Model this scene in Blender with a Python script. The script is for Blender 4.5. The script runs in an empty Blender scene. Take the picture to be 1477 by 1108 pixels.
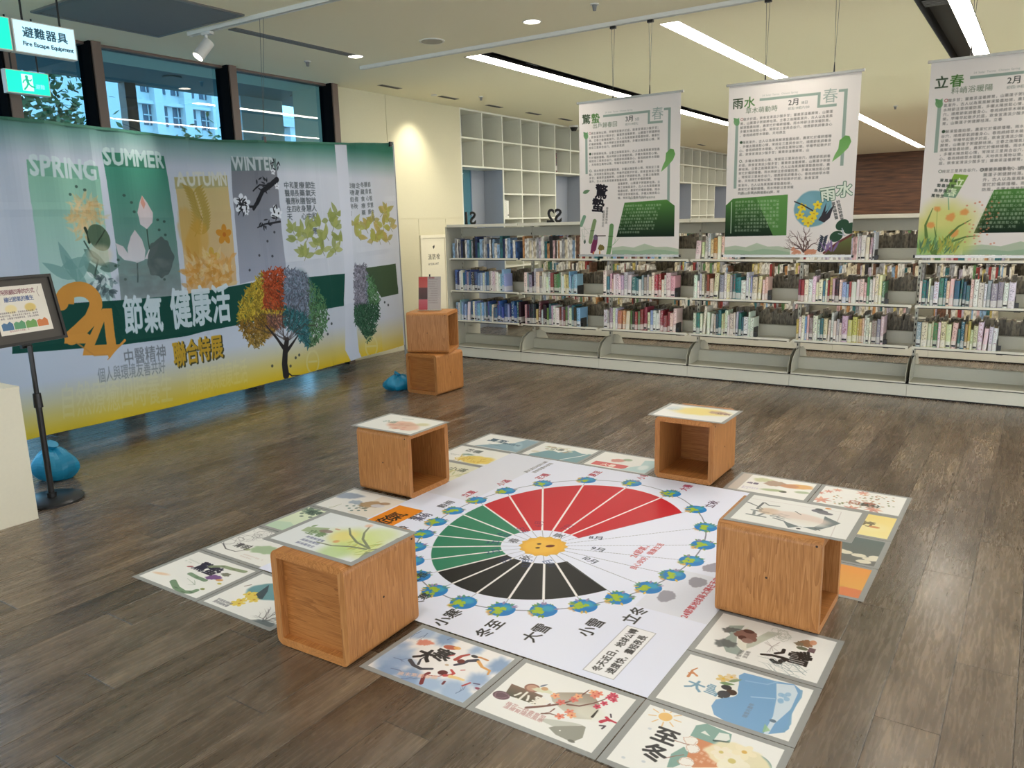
import bpy, bmesh, math, random
import numpy as np
from mathutils import Matrix, Vector
random.seed(7)
SC = bpy.context.scene
COL = SC.collection
PI = math.pi

# ------------------------------------------------------------------ camera
W_, H_ = 1477.0, 1108.0
FOC, YAW, PITCH, ROLL, EYE = 1135.69, -0.591285, -0.201996, -0.0244544, 1.5
def _axes():
    f = np.array([math.sin(YAW)*math.cos(PITCH), math.cos(YAW)*math.cos(PITCH), math.sin(PITCH)])
    r0 = np.array([math.cos(YAW), -math.sin(YAW), 0.0]); u0 = np.cross(r0, f)
    r = r0*math.cos(ROLL) + u0*math.sin(ROLL); u = -r0*math.sin(ROLL) + u0*math.cos(ROLL)
    return r, u, f
CR, CU, CF = _axes()
cam_d = bpy.data.cameras.new('camera'); cam = bpy.data.objects.new('camera', cam_d); COL.objects.link(cam)
cam.matrix_world = Matrix(((CR[0], CU[0], -CF[0], 0), (CR[1], CU[1], -CF[1], 0), (CR[2], CU[2], -CF[2], EYE), (0, 0, 0, 1)))
cam_d.sensor_fit = 'HORIZONTAL'; cam_d.sensor_width = 36.0; cam_d.lens = FOC*36.0/W_
cam_d.clip_start = 0.05; cam_d.clip_end = 400
SC.camera = cam
# measured points: where a sight line meets a real plane of the room (used to take sizes and print layouts off the survey)
def _ray(p): return CF*FOC + CR*(p[0]-W_/2) - CU*(p[1]-H_/2)
def on_z(p, z):
    d = _ray(p); t = (z-EYE)/d[2]; return (d[0]*t, d[1]*t)
def on_banner(p):
    d = _ray(p); # plane x = -5.6 - 0.4*(y-2.6)/4.35
    k = -0.4/4.35; c = -5.6 + 0.4*2.6/4.35
    t = c/(d[0]-k*d[1]); return (d[1]*t, EYE+d[2]*t)
def banner_x(y): return -5.6 - 0.4*(y-2.6)/4.35
def crop(ox, oy, s): return lambda x, y: (ox+x/s, oy+y/s)

# ------------------------------------------------------------------ world, exposure
wd = bpy.data.worlds.new('world'); SC.world = wd; wd.use_nodes = True
_n = wd.node_tree.nodes; _l = wd.node_tree.links
_bg = _n['Background']
_tc = _n.new('ShaderNodeTexCoord'); _sx = _n.new('ShaderNodeSeparateXYZ'); _cr = _n.new('ShaderNodeValToRGB')
_l.new(_tc.outputs['Generated'], _sx.inputs[0]); _l.new(_sx.outputs['Z'], _cr.inputs[0]); _l.new(_cr.outputs[0], _bg.inputs[0])
_cr.color_ramp.elements[0].position = 0.0; _cr.color_ramp.elements[0].color = (0.90, 0.95, 1.0, 1)
_cr.color_ramp.elements[1].position = 0.6; _cr.color_ramp.elements[1].color = (0.74, 0.86, 1.0, 1)
_bg.inputs[1].default_value = 4.2
SC.view_settings.view_transform = 'Standard'; SC.view_settings.look = 'None'
SC.view_settings.exposure = 0.38; SC.view_settings.gamma = 1.0; SC.view_settings.use_curve_mapping = False
SC.cycles.use_denoising = True
SC.cycles.max_bounces = 8; SC.cycles.diffuse_bounces = 4; SC.cycles.sample_clamp_indirect = 6.0
STRIP_E, DOWN_W, SPOT_W = 22.0, 40.0, 50.0      # light of the linear lamps, downlights, track spots

# ------------------------------------------------------------------ helpers
def srgb(c):
    return tuple(((v/255.0)/12.92 if v/255.0 <= 0.04045 else ((v/255.0+0.055)/1.055)**2.4) for v in c)
def tag(o, label=None, cat=None, group=None, kind=None):
    if label: o['label'] = label
    if cat: o['category'] = cat
    if group: o['group'] = group
    if kind: o['kind'] = kind
    return o
def empty(name, loc=(0, 0, 0), rz=0.0, parent=None):
    o = bpy.data.objects.new(name, None); COL.objects.link(o); o.location = loc; o.rotation_euler = (0, 0, rz)
    o.empty_display_size = 0.1
    if parent: o.parent = parent
    return o
def mat(name, col, rough=0.5, metal=0.0, spec=0.5, emit=None, es=1.0, alpha=1.0, trans=0.0, bump=0.0, bscale=60, var=0.0):
    m = bpy.data.materials.new(name); m.use_nodes = True
    nt = m.node_tree; b = nt.nodes['Principled BSDF']
    c = srgb(col)+(1,)
    b.inputs['Base Color'].default_value = c; b.inputs['Roughness'].default_value = rough
    b.inputs['Metallic'].default_value = metal; b.inputs['Specular IOR Level'].default_value = spec
    if emit: b.inputs['Emission Color'].default_value = srgb(emit)+(1,); b.inputs['Emission Strength'].default_value = es
    if alpha < 1: b.inputs['Alpha'].default_value = alpha
    if trans: b.inputs['Transmission Weight'].default_value = trans
    tc = nt.nodes.new('ShaderNodeTexCoord'); nz = nt.nodes.new('ShaderNodeTexNoise')
    nt.links.new(tc.outputs['Object'], nz.inputs['Vector']); nz.inputs['Scale'].default_value = bscale
    if bump:
        bp = nt.nodes.new('ShaderNodeBump'); bp.inputs['Strength'].default_value = bump; bp.inputs['Distance'].default_value = 0.002
        nt.links.new(nz.outputs['Fac'], bp.inputs['Height']); nt.links.new(bp.outputs[0], b.inputs['Normal'])
    mx = nt.nodes.new('ShaderNodeMix'); mx.data_type = 'RGBA'; mx.blend_type = 'MIX'
    v = var or 0.03
    mx.inputs['A'].default_value = tuple(x*(1-v) for x in c[:3])+(1,); mx.inputs['B'].default_value = tuple(min(1, x*(1+v)) for x in c[:3])+(1,)
    nt.links.new(nz.outputs['Fac'], mx.inputs['Factor']); nt.links.new(mx.outputs['Result'], b.inputs['Base Color'])
    return m
class MB:
    def __init__(s): s.v = []; s.f = []; s.m = []; s.mi = 0; s.uv = {}
    def quad(s, P, uv=None):
        n = len(s.v); s.v += [tuple(p) for p in P]; s.f.append(tuple(range(n, n+len(P)))); s.m.append(s.mi)
        if uv: s.uv[len(s.f)-1] = uv
        return s
    def box(s, x0, x1, y0, y1, z0, z1):
        n = len(s.v)
        s.v += [(x, y, z) for z in (z0, z1) for y in (y0, y1) for x in (x0, x1)]
        for q in ((0, 2, 3, 1), (4, 5, 7, 6), (0, 1, 5, 4), (2, 6, 7, 3), (0, 4, 6, 2), (1, 3, 7, 5)):
            s.f.append(tuple(n+i for i in q)); s.m.append(s.mi)
        return s
    def prism(s, P, a, b, ax=2):
        """polygon P extruded between a and b along axis ax"""
        n = len(s.v); k = len(P)
        def mk(p, t):
            return {2: (p[0], p[1], t), 1: (p[0], t, p[1]), 0: (t, p[0], p[1])}[ax]
        s.v += [mk(p, a) for p in P] + [mk(p, b) for p in P]
        s.f.append(tuple(range(n+k-1, n-1, -1))); s.m.append(s.mi)
        s.f.append(tuple(range(n+k, n+2*k))); s.m.append(s.mi)
        for i in range(k):
            j = (i+1) % k; s.f.append((n+i, n+j, n+k+j, n+k+i)); s.m.append(s.mi)
        return s
    def tube(s, a, b, r, n=10, r2=None):
        a = Vector(a); b = Vector(b); d = (b-a).normalized(); r2 = r if r2 is None else r2
        u = d.orthogonal().normalized(); w = d.cross(u); m = len(s.v)
        for c, rr in ((a, r), (b, r2)):
            for i in range(n):
                t = 2*PI*i/n; s.v.append(tuple(c+(u*math.cos(t)+w*math.sin(t))*rr))
        s.f.append(tuple(m+i for i in range(n-1, -1, -1))); s.m.append(s.mi)
        s.f.append(tuple(m+n+i for i in range(n))); s.m.append(s.mi)
        for i in range(n):
            j = (i+1) % n; s.f.append((m+i, m+j, m+n+j, m+n+i)); s.m.append(s.mi)
        return s
    def build(s, name, mats, parent=None, loc=None, rz=0, smooth=False):
        me = bpy.data.meshes.new(name); me.from_pydata(s.v, [], s.f)
        for q in (mats if isinstance(mats, (list, tuple)) else [mats]): me.materials.append(q)
        if any(s.m): me.polygons.foreach_set('material_index', s.m)
        if s.uv:
            ul = me.uv_layers.new(name='UVMap')
            for fi, uv in s.uv.items():
                for k, li in enumerate(me.polygons[fi].loop_indices): ul.data[li].uv = uv[k]
        if smooth:
            me.polygons.foreach_set('use_smooth', [True]*len(s.f))
            try: me.set_sharp_from_angle(angle=math.radians(40))
            except Exception: pass
        me.validate(); me.update()
        bmx = bmesh.new(); bmx.from_mesh(me); bmesh.ops.recalc_face_normals(bmx, faces=bmx.faces[:]) if not s.uv else None; bmx.to_mesh(me); bmx.free()
        o = bpy.data.objects.new(name, me); COL.objects.link(o)
        if loc is not None: o.location = loc
        o.rotation_euler = (0, 0, rz)
        if parent: o.parent = parent
        return o
def struct(name, mb, m, label=None, parent=None):
    o = mb.build(name, m, parent); o['kind'] = 'structure'
    if label: o['label'] = label
    return o
def copy_tree(o, parent=None):
    c = o.copy(); COL.objects.link(c)
    if parent: c.parent = parent
    for ch in list(o.children): copy_tree(ch, c)
    return c
# ------------------------------------------------------------------ flat print: a small painter that fills generated images
_GL = {}
def _glyph(ch, bold):
    k = (ch, bold)
    if k in _GL: return _GL[k]
    if (ch, 0) not in _GL:
        cu = bpy.data.curves.new('glyph', 'FONT'); cu.body = ch; cu.resolution_u = 2
        ob = bpy.data.objects.new('glyph', cu); me = bpy.data.meshes.new_from_object(ob)
        R = 128; gh = int(1.2*R); M = np.zeros((gh, R), np.float32); adv = 0.3
        if len(me.vertices):
            co = np.array([v.co[:2] for v in me.vertices]); adv = 1.0 if ord(ch) > 0x2e00 else float(co[:, 0].max())+0.06
            cnt = {}
            for p in me.polygons:
                for e in p.edge_keys: cnt[e] = cnt.get(e, 0)+1
            E = np.array([e for e, n in cnt.items() if n == 1]); a = co[E[:, 0]]; b = co[E[:, 1]]
            xs = (np.arange(R)+0.5)/R
            for j in range(gh):
                y = (j+0.5)/R - 0.2 + 1e-6
                h = (a[:, 1] > y) != (b[:, 1] > y)
                if h.any():
                    aa = a[h]; bb = b[h]; xc = aa[:, 0]+(y-aa[:, 1])*(bb[:, 0]-aa[:, 0])/(bb[:, 1]-aa[:, 1])
                    M[j] = ((xc[:, None] < xs[None, :]).sum(0) % 2)
        bpy.data.objects.remove(ob); bpy.data.curves.remove(cu); bpy.data.meshes.remove(me)
        _GL[(ch, 0)] = (_mips(M), adv)
    if bold:
        M = _GL[(ch, 0)][0][0]; out = M.copy(); r = bold
        for dx in range(-r, r+1):
            for dy in range(-r, r+1):
                if dx*dx+dy*dy <= r*r: out = np.maximum(out, np.roll(np.roll(M, dx, 1), dy, 0))
        _GL[k] = (_mips(out), _GL[(ch, 0)][1])
    return _GL[k]
def _mips(M):
    L = [M]
    while L[-1].shape[1] > 8:
        q = L[-1]; hh = q.shape[0]//2*2; q = q[:hh]; L.append((q[0::2, 0::2]+q[1::2, 0::2]+q[0::2, 1::2]+q[1::2, 1::2])/4)
    return L
class Cv:
    def __init__(s, x0, y0, x1, y1, ppm, bg):
        s.x0, s.y0, s.x1, s.y1, s.k = x0, y0, x1, y1, ppm
        s.W = max(4, int((x1-x0)*ppm)); s.H = max(4, int((y1-y0)*ppm))
        s.a = np.empty((s.H, s.W, 3), np.float32); s.a[:] = np.array(bg)/255.0
        s.rng = random.Random(int(abs(x0*91+y0*57)*100)+3)
    def win(s, xa, xb, ya, yb):
        i0 = max(0, int((xa-s.x0)*s.k)-1); i1 = min(s.W, int((xb-s.x0)*s.k)+2)
        j0 = max(0, int((ya-s.y0)*s.k)-1); j1 = min(s.H, int((yb-s.y0)*s.k)+2)
        if i1 <= i0 or j1 <= j0: return None
        return (i0, i1, j0, j1, s.x0+(np.arange(i0, i1)+0.5)/s.k, s.y0+(np.arange(j0, j1)+0.5)/s.k)
    def put(s, w, m, c):
        a = s.a[w[2]:w[3], w[0]:w[1]]; c = np.asarray(c, np.float32)/255.0; a += (c-a)*m[..., None].astype(np.float32)
    def poly(s, P, c, al=1.0, ss=2, c2=None):
        P = np.array(P, float); w = s.win(P[:, 0].min(), P[:, 0].max(), P[:, 1].min(), P[:, 1].max())
        if not w: return
        h = 0.5/s.k/ss; of = [(2*i+1-ss)*h for i in range(ss)]; m = 0
        for dx in of:
            for dy in of:
                X = w[4][None, :]+dx; Y = w[5][:, None]+dy; ins = np.zeros((len(w[5]), len(w[4])), bool)
                for i in range(len(P)):
                    x1, y1 = P[i-1]; x2, y2 = P[i]
                    if y1 == y2: continue
                    ins ^= ((y1 > Y) != (y2 > Y)) & (X < (x2-x1)*(Y-y1)/(y2-y1)+x1)
                m = m+ins
        m = m/(ss*ss)*al
        if c2 is not None:                    # vertical gradient, c at the top
            t = np.clip((P[:, 1].max()-w[5])/(P[:, 1].max()-P[:, 1].min()), 0, 1)[:, None, None]
            c = np.array(c)*(1-t)+np.array(c2)*t
        s.put(w, m, c)
    def rect(s, x0, y0, x1, y1, c, al=1.0, c2=None): s.poly([(x0, y0), (x1, y0), (x1, y1), (x0, y1)], c, al, 1, c2)
    def line(s, P, w0, c, al=1.0, w1=None):
        P = np.array(P, float); w1 = w0 if w1 is None else w1; r = max(w0, w1)
        w = s.win(P[:, 0].min()-r, P[:, 0].max()+r, P[:, 1].min()-r, P[:, 1].max()+r)
        if not w: return
        X = w[4][None, :]; Y = w[5][:, None]; m = np.zeros((len(w[5]), len(w[4]))); n = len(P)-1
        for i in range(n):
            (x1, y1), (x2, y2) = P[i], P[i+1]; dx, dy = x2-x1, y2-y1; L = dx*dx+dy*dy+1e-12
            t = np.clip(((X-x1)*dx+(Y-y1)*dy)/L, 0, 1); d = np.hypot(X-x1-t*dx, Y-y1-t*dy)
            rad = (w0+(w1-w0)*(i+t)/n)/2; m = np.maximum(m, np.clip((rad-d)*s.k+0.5, 0, 1)*np.clip(rad*2*s.k, 0, 1))
        s.put(w, m*al, c)
    def ell(s, cx, cy, rx, ry, c, al=1.0, rot=0.0, soft=0.0, wob=0.0, seed=0, ring=0):
        R = max(rx, ry)*(1+wob*1.5)+soft; w = s.win(cx-R, cx+R, cy-R, cy+R)
        if not w: return
        X = w[4][None, :]-cx; Y = w[5][:, None]-cy; ca, sa = math.cos(rot), math.sin(rot)
        u = (X*ca+Y*sa)/rx; v = (-X*sa+Y*ca)/ry; q = np.sqrt(u*u+v*v)
        if wob:
            th = np.arctan2(v, u); rr = random.Random(seed); g = 0
            for k in (2, 3, 5, 8, 13): g = g+math.sqrt(1/k)*np.sin(k*th+rr.random()*6.28)*rr.uniform(.5, 1)
            q = q/(1+wob*g)
        d = (q-1)*min(rx, ry)
        if ring: d = np.abs(d)-ring/2
        m = np.clip(0.5-d*s.k, 0, 1) if not soft else (lambda t: t*t*(3-2*t))(np.clip(0.5-d/soft, 0, 1))
        s.put(w, m*al, c)
    def leaf(s, x, y, L, Wd, ang, c, al=1.0):
        n = 7; P = []; ca, sa = math.cos(ang), math.sin(ang)
        for i in range(n): t = i/(n-1); P.append((t*L, Wd/2*math.sin(PI*t**0.8)))
        for i in range(n-2, 0, -1): t = i/(n-1); P.append((t*L, -Wd/2*math.sin(PI*t**0.8)))
        s.poly([(x+a*ca-b*sa, y+a*sa+b*ca) for a, b in P], c, al, 2)
    def text(s, st, x, y, sz, c, al=1.0, rot=0.0, bold=0, sp=1.0, vert=False, sx=1.0):
        ca, sa = math.cos(rot), math.sin(rot); pen = 0.0
        for ch in st:
            if ch == ' ': pen += 0.35*sz*sp; continue
            mp, adv = _glyph(ch, bold); pxs = sz*s.k; lv = 0; R = 128
            while R > pxs*1.05 and lv < len(mp)-1: lv += 1; R //= 2
            M = mp[lv]
            ox, oy = (x+sa*pen, y-ca*pen) if vert else (x+ca*pen*sx, y+sa*pen*sx)
            C = [(ox+ca*a*sx-sa*b, oy+sa*a*sx+ca*b) for a, b in ((0, -.2*sz), (sz, -.2*sz), (0, sz), (sz, sz))]
            w = s.win(min(p[0] for p in C), max(p[0] for p in C), min(p[1] for p in C), max(p[1] for p in C))
            pen += (adv if not vert else 1.0)*sz*sp
            if not w: continue
            X = w[4][None, :]-ox; Y = w[5][:, None]-oy
            u = (X*ca+Y*sa)/sz/sx*R-0.5; v = ((-X*sa+Y*ca)/sz+0.2)*R-0.5
            i = np.floor(u).astype(int); j = np.floor(v).astype(int); fu = u-i; fv = v-j
            hh, ww = M.shape
            def g(jj, ii):
                ok = (ii >= 0) & (ii < ww) & (jj >= 0) & (jj < hh); return np.where(ok, M[np.clip(jj, 0, hh-1), np.clip(ii, 0, ww-1)], 0)
            m = (g(j, i)*(1-fu)+g(j, i+1)*fu)*(1-fv)+(g(j+1, i)*(1-fu)+g(j+1, i+1)*fu)*fv
            s.put(w, np.clip(m, 0, 1)*al, c)
        return pen
    def para(s, st, x, y, wid, n, sz, c, lead=1.25, al=1.0, rot=0.0, last=0.6, start=0):
        """n lines of running text from the corpus st"""
        k = start; per = int(wid/sz)
        for r in range(n):
            m = per if r < n-1 else int(per*last)
            t = ''.join(st[(k+i) % len(st)] for i in range(m)); k += m
            ca, sa = math.cos(rot), math.sin(rot); s.text(t, x+sa*r*sz*lead, y-ca*r*sz*lead, sz*0.94, c, al, rot, 0, wid/(per*sz)*1.06)
        return k
    def image(s, name):
        im = bpy.data.images.new(name, s.W, s.H); o = np.ones((s.H, s.W, 4), np.float32); o[..., :3] = np.clip(s.a, 0, 1)
        im.pixels.foreach_set(o.ravel()); im.update(); im.pack(); return im
    def material(s, name, rough=0.5, spec=0.4, transl=0.0, emit=0.0):
        m = bpy.data.materials.new(name); m.use_nodes = True; nt = m.node_tree; b = nt.nodes['Principled BSDF']
        t = nt.nodes.new('ShaderNodeTexImage'); t.image = s.image(name); t.interpolation = 'Cubic'; t.extension = 'EXTEND'
        nt.links.new(t.outputs[0], b.inputs['Base Color']); b.inputs['Roughness'].default_value = rough; b.inputs['Specular IOR Level'].default_value = spec
        if emit: nt.links.new(t.outputs[0], b.inputs['Emission Color']); b.inputs['Emission Strength'].default_value = emit
        if transl:
            tr = nt.nodes.new('ShaderNodeBsdfTranslucent'); mx = nt.nodes.new('ShaderNodeMixShader'); mx.inputs[0].default_value = transl
            nt.links.new(t.outputs[0], tr.inputs[0]); nt.links.new(b.outputs[0], mx.inputs[1]); nt.links.new(tr.outputs[0], mx.inputs[2])
            nt.links.new(mx.outputs[0], nt.nodes['Material Output'].inputs[0])
        return m
WH = (236, 236, 240); INK = (40, 38, 38)
CORPUS = '春雨綿綿草木萌動，天地俱生萬物以榮。早睡早起散步於庭，飲食宜清淡少酸多甘；薑棗茶溫養脾胃，山藥蓮子粥健脾祛濕。立春之後陽氣漸升，古人以為東風解凍蟄蟲始振，農家忙於備耕播種。雨水時節注意保暖防風，多曬太陽放鬆心情，常按足三里與合谷穴，順應節氣調養身心。'
def bamboo(c, P, w, col):
    c.line(P, w, col, .9)
    for (x, y) in P[1:-1]: c.ell(x, y, w*.6, w*.12, tuple(v*.75 for v in col), .8)
def twig(c, x, y, L, ang, w, col, depth, rr, al=1.0):
    x2, y2 = x+L*math.cos(ang), y+L*math.sin(ang); xm, ym = (x+x2)/2+rr.uniform(-.06, .06)*L, (y+y2)/2+rr.uniform(-.06, .06)*L
    c.line([(x, y), (xm, ym), (x2, y2)], w, col, al, w*.6)
    if depth:
        for k in range(rr.choice((2, 3))): twig(c, x2 if k else xm, y2 if k else ym, L*rr.uniform(.5, .8), ang+rr.uniform(-.9, .9), w*.6, col, depth-1, rr, al)
def flower(c, x, y, r, col, ctr=(225, 180, 60), n=5, al=1.0, rot=0.0):
    for k in range(n): a = 2*PI*k/n+rot; c.ell(x+r*.55*math.cos(a), y+r*.55*math.sin(a), r*.48, r*.32, col, al, a)
    c.ell(x, y, r*.22, r*.22, ctr, al)
def hills(c, x0, x1, y0, ys, col, al=.6):
    n = len(ys); P = [(x0+(x1-x0)*i/(n-1), y) for i, y in enumerate(ys)]; c.poly(P+[(x1, y0), (x0, y0)], col, al)
# ------------------------------------------------------------------ the big season banner by the windows (y, z in metres)
def art_banner():
    c = Cv(2.3, 0.0, 6.95, 2.5, 400, (205, 207, 214)); B = on_banner; rr = random.Random(5)
    c2 = crop(0, 180, 4.103); c3 = crop(300, 180, 4.616); c4 = crop(0, 380, 4.103); c5 = crop(300, 360, 3.6925); c7 = crop(340, 220, 5.542)
    Q = lambda f, *pts: [B(f(*p)) for p in pts]
    idn = lambda x, y: (x, y)
    # cloth ground: green head, grey-white field, yellow foot
    yy = c.y0+(np.arange(c.H)+.5)/c.k; xx = c.x0+(np.arange(c.W)+.5)/c.k
    g = np.clip((yy-1.98)/0.30, 0, 1)**1.3; top = np.array((58, 118, 98))/255.
    c.a += (top-c.a)*g[:, None, None].astype(np.float32)
    g = (np.clip((0.52-yy)/0.40, 0, 1)**1.3)[:, None]*np.ones((1, c.W)); g[:, xx > B((545, 400))[0]] *= .85
    c.a += (np.array((232, 190, 36))/255.-c.a)*g[..., None].astype(np.float32)
    # season panels
    c.poly(Q(c2, (150, 205), (585, 245), (600, 330), (635, 640), (672, 1045), (255, 1050), (205, 640), (165, 380)), (140, 190, 160), 1, 2, (196, 216, 208))
    c.poly(Q(c2, (150, 205), (585, 245), (592, 320), (158, 300)), (112, 165, 138), .55)
    c.poly(Q(c2, (610, 160), (975, 185), (1000, 330), (1045, 700), (1072, 1005), (720, 1040), (690, 700), (640, 330)), (62, 140, 112), 1, 2, (140, 148, 146))
    c.poly(Q(c2, (610, 160), (975, 185), (985, 265), (625, 245)), (58, 112, 88), .6)
    c.poly(Q(c2, (1035, 310), (1345, 300), (1375, 600), (1402, 945), (1107, 1005), (1085, 760), (1050, 420)), (206, 182, 122), 1, 2, (214, 176, 132))
    c.poly(Q(c2, (1035, 310), (1345, 300), (1352, 368), (1042, 380)), (176, 168, 118), .7)
    c.poly(Q(c3, (155, 215), (455, 225), (470, 400), (490, 700), (518, 985), (215, 1062), (200, 800), (168, 450)), (120, 120, 124), 1, 2, (164, 165, 176))
    c.poly(Q(c3, (155, 215), (455, 225), (462, 300), (160, 308)), (104, 128, 120), .8)
    def word(t, f, a, b, hgt, col, bold=5, al=.95):
        p, q = B(f(*a)), B(f(*b)); rot = math.atan2(q[1]-p[1], q[0]-p[0]); L = math.hypot(q[0]-p[0], q[1]-p[1])
        w = sum((_glyph(ch, bold)[1] if ch != ' ' else .35) for ch in t); sx = L/(w*hgt)
        c.text(t, p[0], p[1], hgt, col, al, rot, bold, 1.0, False, sx)
    word('SPRING', c2, (172, 295), (582, 325), .185, (214, 226, 220))
    word('SUMMER', c2, (622, 232), (978, 255), .165, (196, 214, 206))
    word('AUTUMN', c2, (1053, 362), (1345, 358), .150, (222, 218, 200))
    word('WINTER', c3, (168, 300), (455, 302), .155, (200, 206, 204))
    # spring chrysanthemum with dark leaves
    for k in range(170):
        a = rr.uniform(0, 6.28); r = 1-rr.random()**1.6; x, y = B(c2(505+r*95*math.cos(a)+10, 555+r*115*math.sin(a)))
        c.leaf(x, y, .085, .022, rr.uniform(0, 6.28), rr.choice(((226, 190, 130), (232, 200, 150), (214, 172, 112), (206, 196, 150))), .5)
    c.line(Q(c2, (512, 612), (530, 650), (537, 695)), .022, (50, 62, 50)); c.ell(*B(c2(595, 668)), .075, .1, (92, 112, 86), 1, .5); c.line(Q(c2, (575, 712), (625, 625)), .008, (60, 70, 55))
    for (x, y, L, a) in ((500, 735, .22, -.7), (500, 805, .22, -.9), (600, 852, .16, .1), (360, 845, .28, .2), (380, 770, .4, -1.1), (455, 930, .3, 1.9), (470, 920, .26, 1.1), (440, 915, .25, 2.6)):
        c.leaf(*B(c2(x, y)), L, .075, a, (84, 112, 98) if x > 480 else (120, 160, 150), .75)
    c.line(Q(c2, (505, 690), (560, 780), (590, 800), (570, 885)), .012, (70, 90, 80)); c.ell(*B(c2(600, 770)), .09, .07, (226, 208, 170), .6, 0, .05)
    for k in range(46):
        c.leaf(*B(c2(rr.uniform(545, 665), rr.uniform(905, 1020))), .07, .03, rr.uniform(0, 6.28), rr.choice(((78, 92, 92), (230, 236, 228), (120, 140, 136))), .7)
    for (x, y) in ((460, 365), (510, 385), (418, 412), (735, 418), (930, 563), (968, 573), (940, 622), (975, 652), (690, 835), (705, 800), (968, 915), (745, 915), (775, 460), (790, 515)): c.ell(*B(c2(x, y)), .012, .01, (60, 80, 70), .8)
    # summer lotus
    c.line(Q(c2, (865, 615), (872, 690), (880, 735)), .01, (60, 80, 70)); c.line(Q(c2, (812, 815), (815, 930)), .01, (80, 95, 90))
    c.poly(Q(c2, (838, 418), (870, 460), (903, 520), (900, 580), (865, 618), (825, 590), (808, 520), (822, 460)), (214, 190, 184), 1, 2, (206, 198, 196)); c.poly(Q(c2, (838, 418), (860, 470), (848, 500), (828, 460)), (208, 140, 118), .8)
    for P in (((795, 622), (835, 680), (855, 745), (850, 800), (810, 818), (765, 790), (758, 730), (775, 660)), ((690, 700), (735, 720), (770, 775), (800, 812), (740, 800), (705, 765)), ((938, 695), (925, 745), (890, 795), (850, 795), (875, 740))):
        c.poly(Q(c2, *P), (208, 194, 192), .96, 2, (222, 214, 212))
    c.ell(*B(c2(945, 790)), .11, .16, (84, 96, 92), .95, -.3, 0, .12, 4); c.poly(Q(c2, (925, 800), (912, 870), (895, 868), (905, 800)), (84, 96, 92))
    for k in range(60): c.ell(*B(c2(rr.uniform(720, 1060), rr.uniform(800, 1010))), rr.uniform(.02, .05), rr.uniform(.01, .05), (118, 124, 120), .18, 0, .02)
    # autumn leaves
    c.line(Q(c2, (1140, 400), (1150, 480), (1190, 560), (1150, 660)), .008, (150, 124, 60))
    for i in range(15):
        t = i/14; x, y = 1140+50*math.sin(t*2), 400+t*250
        for sd in (-1, 1): c.leaf(*B(c2(x, y)), .12, .03, PI/2-sd*1.0, (176, 148, 70), .85)
    c.ell(*B(c2(1120, 640)), .10, .20, (206, 160, 74), .5, .2, .03, .1, 2); c.ell(*B(c2(1165, 690)), .10, .18, (214, 158, 60), .5, -.3, .03, .1, 3)
    flower(c, *B(c2(1322, 650)), .085, (206, 140, 50), (190, 110, 40), 5, 1, .3); flower(c, *B(c2(1250, 790)), .09, (206, 166, 66), (190, 130, 50), 5, .9, .3)
    for k in range(150):
        x = rr.uniform(1115, 1365); y = rr.uniform(780 if k % 3 else 860, 970); c.leaf(*B(c2(x, y)), rr.uniform(.06, .13), .035, rr.uniform(0, 3.2), rr.choice(((216, 150, 66), (224, 168, 96), (200, 140, 60), (228, 196, 140))), .55)
    # winter branch
    c.line(Q(c3, (462, 365), (410, 405), (365, 440), (335, 520), (310, 560)), .05, (38, 38, 42), 1, .03); c.line(Q(c3, (318, 545), (270, 545), (235, 555), (215, 580)), .022, (38, 38, 42), 1, .012)
    c.line(Q(c3, (405, 405), (345, 400), (310, 440)), .012, (38, 38, 42)); c.line(Q(c3, (480, 645), (420, 655), (380, 662), (340, 685)), .02, (44, 44, 48), 1, .01)
    for (x, y, r) in ((225, 525, .085), (255, 520, .06), (262, 580, .03), (440, 580, .06), (462, 410, .03), (435, 312, .03), (470, 590, .05)): flower(c, *B(c3(x, y)), r, (226, 226, 228), (60, 60, 60), 5, 1, .2)
    for k in range(60):
        x, y = rr.choice(((220, 525), (445, 590), (350, 400), (455, 270), (385, 655), (235, 545), (400, 400))); c.leaf(*B(c3(x+rr.uniform(-30, 30), y+rr.uniform(-40, 40))), .05, .014, rr.uniform(0, 6.28), (40, 40, 44), .9)
    for (x, y) in ((440, 715), (400, 775), (430, 875), (350, 870), (285, 968), (388, 680)): c.ell(*B(c3(x, y)), .012, .012, (60, 60, 64), .8)
    # text columns and leaf sprays
    T = '中醫養生天地人和順應四時春生夏長秋收冬藏食療藥膳身心安康節氣智慧'
    for i, (x, xb, yb) in enumerate(((520, 545, 635), (556, 570, 550), (590, 602, 553), (625, 640, 605), (660, 672, 638), (690, 706, 692))):
        (ya, za), (yb_, zb) = B(c3(x, 380)), B(c3(xb, yb)); n = int((za-zb)/.072)+1
        c.text(''.join(T[(i*7+k) % len(T)] for k in range(n)), ya-.03, za-.055, .066, (76, 82, 84), .9, (yb_-ya)/(za-zb), 2, 1.08, True)
    for i, (x, xb, yb) in enumerate(((952, 945, 610), (972, 962, 535), (998, 988, 530), (1022, 1035, 565), (1045, 1078, 600), (1070, 1104, 640))):
        (ya, za), (yb_, zb) = B(c3(x, 378)), B(c3(xb, yb)); n = int((za-zb)/.07)+1
        c.text(''.join(T[(i*5+3+k) % len(T)] for k in range(n)), ya-.02, za-.055, .056, (82, 88, 88), .85, (yb_-ya)/(za-zb), 2, 1.25, True)
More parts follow.
